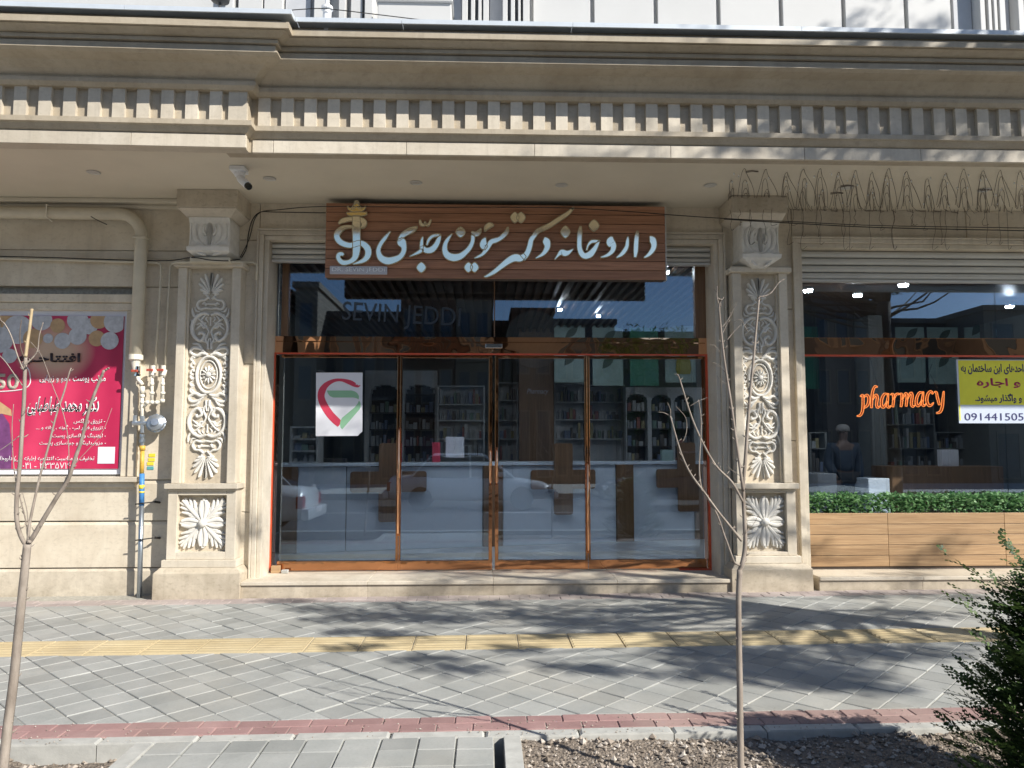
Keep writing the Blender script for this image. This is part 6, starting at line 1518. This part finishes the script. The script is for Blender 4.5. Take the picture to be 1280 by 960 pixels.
# ================================================================== STREET TREE behind the viewer, whose shade falls on pavement and cornice
SDV = sd
TR = empty('street_tree', (7.1, -4.5, 0), 'tall pine-like street tree with long low limbs standing right of the view beside the pavement', 'tree')
rr = random.Random(33)
tk = MB(); tk.tube([(7.1, -4.5, -.1), (7.12, -4.5, 1.5), (7.05, -4.55, 3.0), (7.1, -4.6, 4.1)], [.15, .125, .115, .12], 10)
tk.tube([(7.1, -4.6, 4.0), (7.35, -4.7, 5.0), (7.7, -4.9, 6.5), (8.2, -5.2, 8.2), (8.6, -5.4, 9.5)], [.10, .08, .065, .05, .02], 8); tk.tube([(7.1, -4.6, 4.0), (6.8, -4.8, 4.9), (6.2, -5.1, 6.2), (5.9, -5.3, 7.2)], [.09, .07, .05, .02], 8)
tk.build('trunk', M['bark_dark'], TR, smooth=True)
lv_ = MB(); lb = MB()
def clump(c, rx, ry, rz, n_, leafs=.07):
    for _ in range(n_):
        while True:
            v = Vector((rr.uniform(-1, 1), rr.uniform(-1, 1), rr.uniform(-1, 1)))
            if v.length < 1: break
        p = Vector(c) + Vector((v.x * rx, v.y * ry, v.z * rz)); d = Vector((rr.uniform(-1, 1), rr.uniform(-1, 1), rr.uniform(-.2, 1))).normalized(); s_ = d.orthogonal().normalized() * leafs * .16
        L_ = leafs * rr.uniform(.7, 1.5); lv_.face([p, p + d * L_ * .5 + s_, p + d * L_, p + d * L_ * .5 - s_])
def limb(a, b, r0, r1, sag=.25):
    a, b = Vector(a), Vector(b); pts = [a.lerp(b, t_ / 6) + Vector((0, 0, -sag * math.sin(t_ / 6 * math.pi))) + Vector((rr.uniform(-.06, .06), rr.uniform(-.06, .06), rr.uniform(-.05, .05))) * (0 < t_ < 6) for t_ in range(7)]
    lb.tube(pts, [r0 + (r1 - r0) * t_ / 6 for t_ in range(7)], 6)
# crown positions follow where the shade lies: the shadow point moved up along the sun's direction
def lift(px, py, h_):
    x, y = G(px, py); t_ = h_ / SDV.z; return Vector((x, y, zg(x, y))) + SDV * t_
spots = [(400, 762, .9), (430, 775, 1.0), (470, 768, 1.1), (520, 760, 1.3), (545, 770, 1.2), (450, 790, .8), (500, 795, .7), (445, 810, .7), (540, 825, .8), (575, 838, .8), (640, 770, .9), (680, 765, 1.1), (720, 775, 1.3), (760, 783, 1.3), (800, 790, 1.1), (700, 795, .9), (650, 812, .7),
         (720, 835, .7), (770, 840, .7), (850, 760, .9), (880, 800, 1.0), (900, 825, 1.3), (940, 830, 1.5), (980, 838, 1.5), (1010, 850, 1.2), (940, 815, 1.2), (1060, 812, 1.2), (1110, 820, 1.2), (1150, 815, 1.2), (1000, 775, 1.0), (1040, 855, 1.0), (1090, 862, .9), (860, 845, .8), (950, 845, 1.3), (1020, 835, 1.4), (890, 812, 1.2), (960, 822, 1.2), (1060, 845, 1.1), (820, 775, 1.1), (760, 765, 1.0), (700, 780, 1.1), (560, 775, 1.1), (500, 775, 1.1), (1120, 765, 1.0), (1160, 770, 1.2), (1190, 800, 1.2), (360, 752, .8), (620, 755, .8), (1090, 745, 1.0), (1180, 745, 1.3), (800, 765, .7)]
for (x_, y_, s_) in spots:
    h_ = rr.uniform(4.6, 5.2); c = lift(x_, y_, h_)
    clump(c, .36 * s_, .16 * s_, .08 * s_, int(135 * s_), .10)
    base = Vector((7.08, -4.58, rr.uniform(3.6, 4.3)))
    if rr.random() < .8: limb(base if (c - base).length < 5 else base, c, .028, .006, .15)
# upper crown, shading the cornice on the right
for (x_, y_, Y, s_) in ((920, 188, -1.5, .6), (985, 160, -1.55, .8), (1000, 190, -1.5, .9), (1040, 192, -1.5, .8), (1090, 190, -1.5, 1.0), (1130, 188, -1.5, .9), (1175, 160, -1.55, .7), (1160, 195, -1.5, .9), (1230, 165, -1.55, 1.0), (1260, 150, -1.55, 1.0), (1250, 195, -1.5, .8), (1140, 45, -2.0, .6), (1150, 40, -2.0, .6), (1265, 45, -2.05, .4), (1200, 10, -1.1, .5),
                        (1060, 668, .0, .5), (1195, 678, .0, .7), (1225, 665, .0, .7), (1150, 715, -.2, 1.0), (305, 668, 0, .8), (880, 700, -.2, .4), (1000, 465, -.1, .5), (1120, 530, .2, .6)):
    w = W(x_, y_, Y); p0 = Vector((w[0], Y, w[1])); t_ = (Y + 5.6 + rr.uniform(-.3, .3)) / -SDV.y; c = p0 + SDV * t_
    clump(c, .34 * s_, .16 * s_, .14 * s_, int(90 * s_), .10); limb((8.0, -5.1, min(9, max(4.2, c.z - .4))), c, .03, .006, .1)
for _ in range(60):
    c = (rr.uniform(6.8, 10.5), rr.uniform(-7.5, -4.8), rr.uniform(6.2, 10.2)); clump(c, .45, .45, .22, 60, .10)
    if rr.random() < .5: limb((8.0, -5.1, c[2] - .5), c, .03, .006, .1)
lb.build('limbs', M['bark_dark'], TR, smooth=True); lv_.build('needles', M['pine_leaf'], TR, recalc=False)

# ================================================================== PARKED CARS (outside the frame, seen in the glass)
def car(x, y, z, rz, mat, label, L_=4.4, wd_=1.72, ht=1.45, kind='sedan'):
    e = empty('parked_car', (x, y, z), label, 'car', None, rz); I4 = Matrix.Identity(4)
    TT = Matrix.Translation((x, y, z)) @ Matrix.Rotation(rz, 4, 'Z')
    def B_(mb, name, m_, par=e, smooth=False, bev=0):
        mb.v = [tuple(TT @ Vector(p)) for p in mb.v]; return mb.build(name, M[m_], par, smooth=smooth, bevel=bev)
    # x: front +, sections from rear to front: (x, sill z, shoulder z, half width)
    hb = ht * .60
    sec = [(-L_ / 2, .42, hb * .86, wd_ * .40), (-L_ / 2 + .08, .30, hb * .98, wd_ * .46), (-L_ / 2 + .7, .25, hb * 1.02, wd_ * .5), (0, .24, hb * 1.0, wd_ * .5), (L_ / 2 - 1.1, .25, hb * .95, wd_ * .5), (L_ / 2 - .25, .28, hb * .80, wd_ * .46), (L_ / 2, .40, hb * .66, wd_ * .38)]
    mb = MB(); ring = []
    for (sx, z0, z1, hw) in sec:
        n_ = len(mb.v); ring.append(n_)
        for yy, zz_ in ((-hw * .92, z0), (-hw, z0 + .16), (-hw * 1.0, z1 - .16), (-hw * .90, z1 - .02), (0, z1 + .02), (hw * .90, z1 - .02), (hw, z1 - .16), (hw, z0 + .16), (hw * .92, z0)): mb.v.append((sx, yy, zz_))
    for a, b in zip(ring[:-1], ring[1:]):
        for k in range(9): j = (k + 1) % 9; mb.f.append((a + k, a + j, b + j, b + k)); mb.m.append(0)
    mb.f.append(tuple(ring[0] + k for k in range(9))); mb.f.append(tuple(ring[-1] + k for k in range(8, -1, -1))); mb.m += [0, 0]
    bd = B_(mb, 'body', mat, smooth=True)
    rx = -L_ * .36 if kind == 'sedan' else -L_ * .46
    top = [(rx, hb, wd_ * .44), (rx + (.55 if kind == 'sedan' else .2), ht - .03, wd_ * .36), (0.0, ht, wd_ * .37), (.35, ht - .04, wd_ * .36), (1.15, hb * .97, wd_ * .45)]
    mb = MB(); ring = []
    for (sx, zt_, hw) in top:
        n_ = len(mb.v); ring.append(n_); mb.v += [(sx, -wd_ * .46, hb - .04), (sx, -hw, zt_), (sx, 0, zt_ + .025), (sx, hw, zt_), (sx, wd_ * .46, hb - .04)]
    for a, b in zip(ring[:-1], ring[1:]):
        for k in range(4): mb.f.append((a + k, a + k + 1, b + k + 1, b + k)); mb.m.append(0)
    B_(mb, 'cabin_glass', 'car_glass', smooth=False)
    mb = MB(); a = top[1]; b = top[3]
    mb.v += [(a[0], -a[2] - .01, a[1] + .0), (a[0], a[2] + .01, a[1] + .0), (b[0], b[2] + .01, b[1] + .0), (b[0], -b[2] - .01, b[1] + .0), (a[0] + .05, -a[2] + .08, ht + .035), (a[0] + .05, a[2] - .08, ht + .035), (b[0] - .05, b[2] - .08, ht + .03), (b[0] - .05, -b[2] + .08, ht + .03)]
    mb.f = [(0, 3, 2, 1), (4, 5, 6, 7), (0, 1, 5, 4), (1, 2, 6, 5), (2, 3, 7, 6), (3, 0, 4, 7)]; mb.m = [0] * 6; B_(mb, 'roof', mat, bev=.015)
    for sx in (-1, 1):
        mb = MB()
        for (p, q) in (((top[0][0], hb), (top[1][0], ht)), ((0.0, hb), (-.02, ht)), ((top[4][0], hb), (top[3][0], ht))): mb.tube([(p[0], sx * wd_ * .455, p[1] - .03), (q[0], sx * wd_ * .372, q[1] - .02)], .03, 5)
        B_(mb, 'pillars', mat)
        mb = MB(); mb.box(-L_ / 2 - .012, -L_ / 2 + .12, sx * wd_ * .40 - .12, sx * wd_ * .40 + .10, hb * .58, hb * .84); B_(mb, 'tail_light', 'tail_red', bev=.02)
        mb = MB(); mb.box(L_ / 2 - .16, L_ / 2 - .0, sx * wd_ * .33 - .14, sx * wd_ * .33 + .14, hb * .55, hb * .70); B_(mb, 'headlight', 'head_clear', bev=.03)
        mb = MB(); mb.box(.72, .92, sx * wd_ * .5 - .02, sx * wd_ * .5 + sx * .16 + .02, hb, hb + .13); B_(mb, 'wing_mirror', mat, bev=.03)
        for wx in (-L_ * .30, L_ * .31):
            TW = Matrix.Translation((wx, sx * (wd_ / 2 - .08), .31)) @ Matrix.Rotation(rad(90), 4, 'X')
            mb = MB(); mb.lathe([(.20, -.10), (.29, -.10), (.31, -.06), (.31, .06), (.29, .10), (.20, .10)], 22, T=TW); w_ = B_(mb, 'wheel', 'tyre')
            mb = MB(); mb.lathe([(.20, -.085), (.20, .085)], 18, T=TW); mb.tube([(wx, sx * (wd_ / 2 + .02), .31), (wx, sx * (wd_ / 2 - .1), .31)], .05, 8)
            B_(mb, 'rim', 'rim', w_)
    for sx, nm in ((-L_ / 2, 'rear_bumper'), (L_ / 2, 'front_bumper')):
        mb = MB(); s_ = 1 if sx > 0 else -1; mb.box(sx - .10 * (s_ < 0) - .03, sx + .10 * (s_ > 0) + .03, -wd_ * .46, wd_ * .46, .28, .50); B_(mb, nm, mat, bev=.05)
    mb = MB(); mb.box(-L_ / 2 - .14, -L_ / 2 - .125, -.26, .26, .40, .50); B_(mb, 'number_plate', 'print_white')
    return e
car(-5.55, -6.35, -.11, rad(180), 'car_white', 'white saloon parked left of the viewer with its tail towards the doors')
car(-.4, -12.6, -.14, rad(0), 'car_white', 'white saloon parked across the street behind the viewer', kind='sedan')
car(5.2, -12.7, -.14, rad(180), 'car_dark', 'dark hatchback parked across the street to the right', L_=4.1, ht=1.5, kind='hatch')
car(-7.0, -12.6, -.14, rad(0), 'car_dark', 'dark saloon parked across the street to the left')

# ================================================================== BUILDINGS ACROSS THE STREET (seen mirrored)
def block(x0, x1, y, zt, mat, label, rows_=3, cols=4, balcony=False, dep=8, roof=None):
    e = empty('street_building', ((x0 + x1) / 2, y, 0), label, 'building')
    mb = MB(); mb.box(x0, x1, y - dep, y, -.3, zt); mb.build('wall', M[mat], e)
    mb = MB(); mb.box(x0 - .1, x1 + .1, y - dep - .1, y + .18, zt + .003, zt + .25); mb.build('parapet', M[roof or mat], e)
    H_ = (zt - .2) / rows_; Wc = (x1 - x0) / cols
    for r_ in range(rows_):
        for c in range(cols):
            a = x0 + Wc * (c + .22); b = x0 + Wc * (c + .78); z0 = H_ * r_ + H_ * (.32 if r_ else .05); z1 = H_ * r_ + H_ * .84
            mb = MB(); mb.box(a - .06, b + .06, y + .002, y + .09, z0 - .08, z0 - .002); mb.box(a - .06, a, y + .002, y + .06, z0, z1 + .06); mb.box(b, b + .06, y + .002, y + .06, z0, z1 + .06); mb.box(a, b, y + .002, y + .06, z1, z1 + .06)
            f = mb.build('window', M['facade_beige'], e); mb = MB(); mb.box(a, b, y + .002, y + .02, z0, z1); mb.build('pane', M['far_glass'], f)
        if balcony and r_:
            mb = MB(); mb.box(x0 + Wc * .1, x1 - Wc * .1, y + .1, y + 1.2, H_ * r_ - .02, H_ * r_ + .12); bl = mb.build('balcony', M[mat], e)
            mb = MB(); mb.tube([(x0 + Wc * .1, y + 1.15, H_ * r_ + 1.05), (x1 - Wc * .1, y + 1.15, H_ * r_ + 1.05)], .03, 5)
            x = x0 + Wc * .1
            while x < x1 - Wc * .1: mb.tube([(x, y + 1.15, H_ * r_ + .1), (x, y + 1.15, H_ * r_ + 1.05)], .018, 4); x += .16
            mb.build('railing', M['railing'], bl)
# mirrored positions: what shows at photo column px stands at mirror depth
def mx(px, Y): d = _ray(px, 560); return CAM.x + d.x * ((2 * GLY - Y) - CAM.y) / d.y
def mz(py, Y): d = _ray(640, py); return CAM.z + d.z * ((2 * GLY - Y) - CAM.y) / d.y
block(mx(150, -24), mx(360, -24), -24, mz(372, -24), 'facade_dark', 'tall dark building far left across the street', 3, 4)
block(mx(365, -23), mx(393, -23), -23, mz(362, -23), 'facade_beige', 'narrow pale stair tower building across the street', 3, 1)
block(mx(396, -25), mx(498, -25), -25, mz(398, -25), 'facade_grey', 'low grey building with roof railing across the street', 2, 4, True)
block(mx(499, -24), mx(568, -24), -24, mz(371, -24), 'brick_brown', 'brown brick apartment block across the street', 3, 3, True)
block(mx(569, -24), mx(614, -24), -24, mz(374, -24), 'facade_beige', 'beige apartment block with rounded balconies across the street', 3, 2, True)
block(mx(616, -27), mx(640, -27), -27, mz(408, -27), 'facade_dark', 'low dark shop building across the street', 2, 2)
block(mx(641, -26), mx(692, -26), -26, mz(392, -26), 'brick_brown', 'brown building with a round arched gable across the street', 2, 2)
block(mx(693, -28), mx(770, -28), -28, mz(405, -28), 'facade_grey', 'low grey building right of the arched one across the street', 2, 4)
block(mx(771, -30), mx(1010, -30), -30, mz(420, -30), 'facade_grey', 'long low building behind young trees across the street', 1, 8)
block(mx(1020, -23), mx(1094, -23), -23, mz(368, -23), 'facade_grey', 'tall grey building across the street at the right', 3, 3)
block(mx(1096, -28), mx(1236, -28), -28, mz(402, -28), 'facade_grey', 'wide low beige building across the street behind the tree', 2, 5)
block(mx(1238, -25), mx(1420, -25), -25, mz(385, -25), 'facade_beige', 'pale corner building far right across the street', 3, 4)
e = empty('arch_sign', (mx(668, -25.7), -25.7, mz(415, -25.7)), 'round pale arch sign on the brown gable across the street', 'sign')
mb = MB(); mb.lathe([(1.3, 0), (1.3, .15), (1.1, .15), (1.1, .08), (.001, .08)], 28, T=Matrix.Translation((mx(668, -25.7), -25.8, mz(424, -25.7))) @ Matrix.Rotation(rad(-90), 4, 'X')); mb.build('disc', M['facade_beige'], e)
# slim evergreen street trees across the road
rr = random.Random(8)
for k, (px_, lab) in enumerate(((777, 'slim bushy tree across the street, leftmost of four'), (797, 'slim bushy tree across the street, second from the left'), (830, 'slim bushy tree across the street, third from the left'), (852, 'slim bushy tree across the street, rightmost of four'))):
    Y = -17.5; x = mx(px_, Y); e = empty('far_tree', (x, Y, 0), lab, 'tree', 'young trees across the street')
    mb = MB(); mb.tube([(x, Y, -.1), (x + .05, Y, 2), (x, Y, 4.8)], [.09, .07, .02], 6)
    for i in range(16):
        z = rr.uniform(1.6, 4.6); a = rr.uniform(0, 6.28); mb.tube([(x, Y, z), (x + .5 * math.cos(a), Y + .5 * math.sin(a), z + .9)], [.025, .006], 4)
    mb.build('trunk', M['bark_dark'], e); lv_ = MB()
    for i in range(26): z = rr.uniform(1.8, 5.6); q = .7 * (1 - abs(z - 3.4) / 3.2); clump((x + rr.uniform(-q, q), Y + rr.uniform(-q, q), z), .28, .28, .35, 26, .16)
    lv_.build('crown', M['pine_leaf'], e, recalc=False)
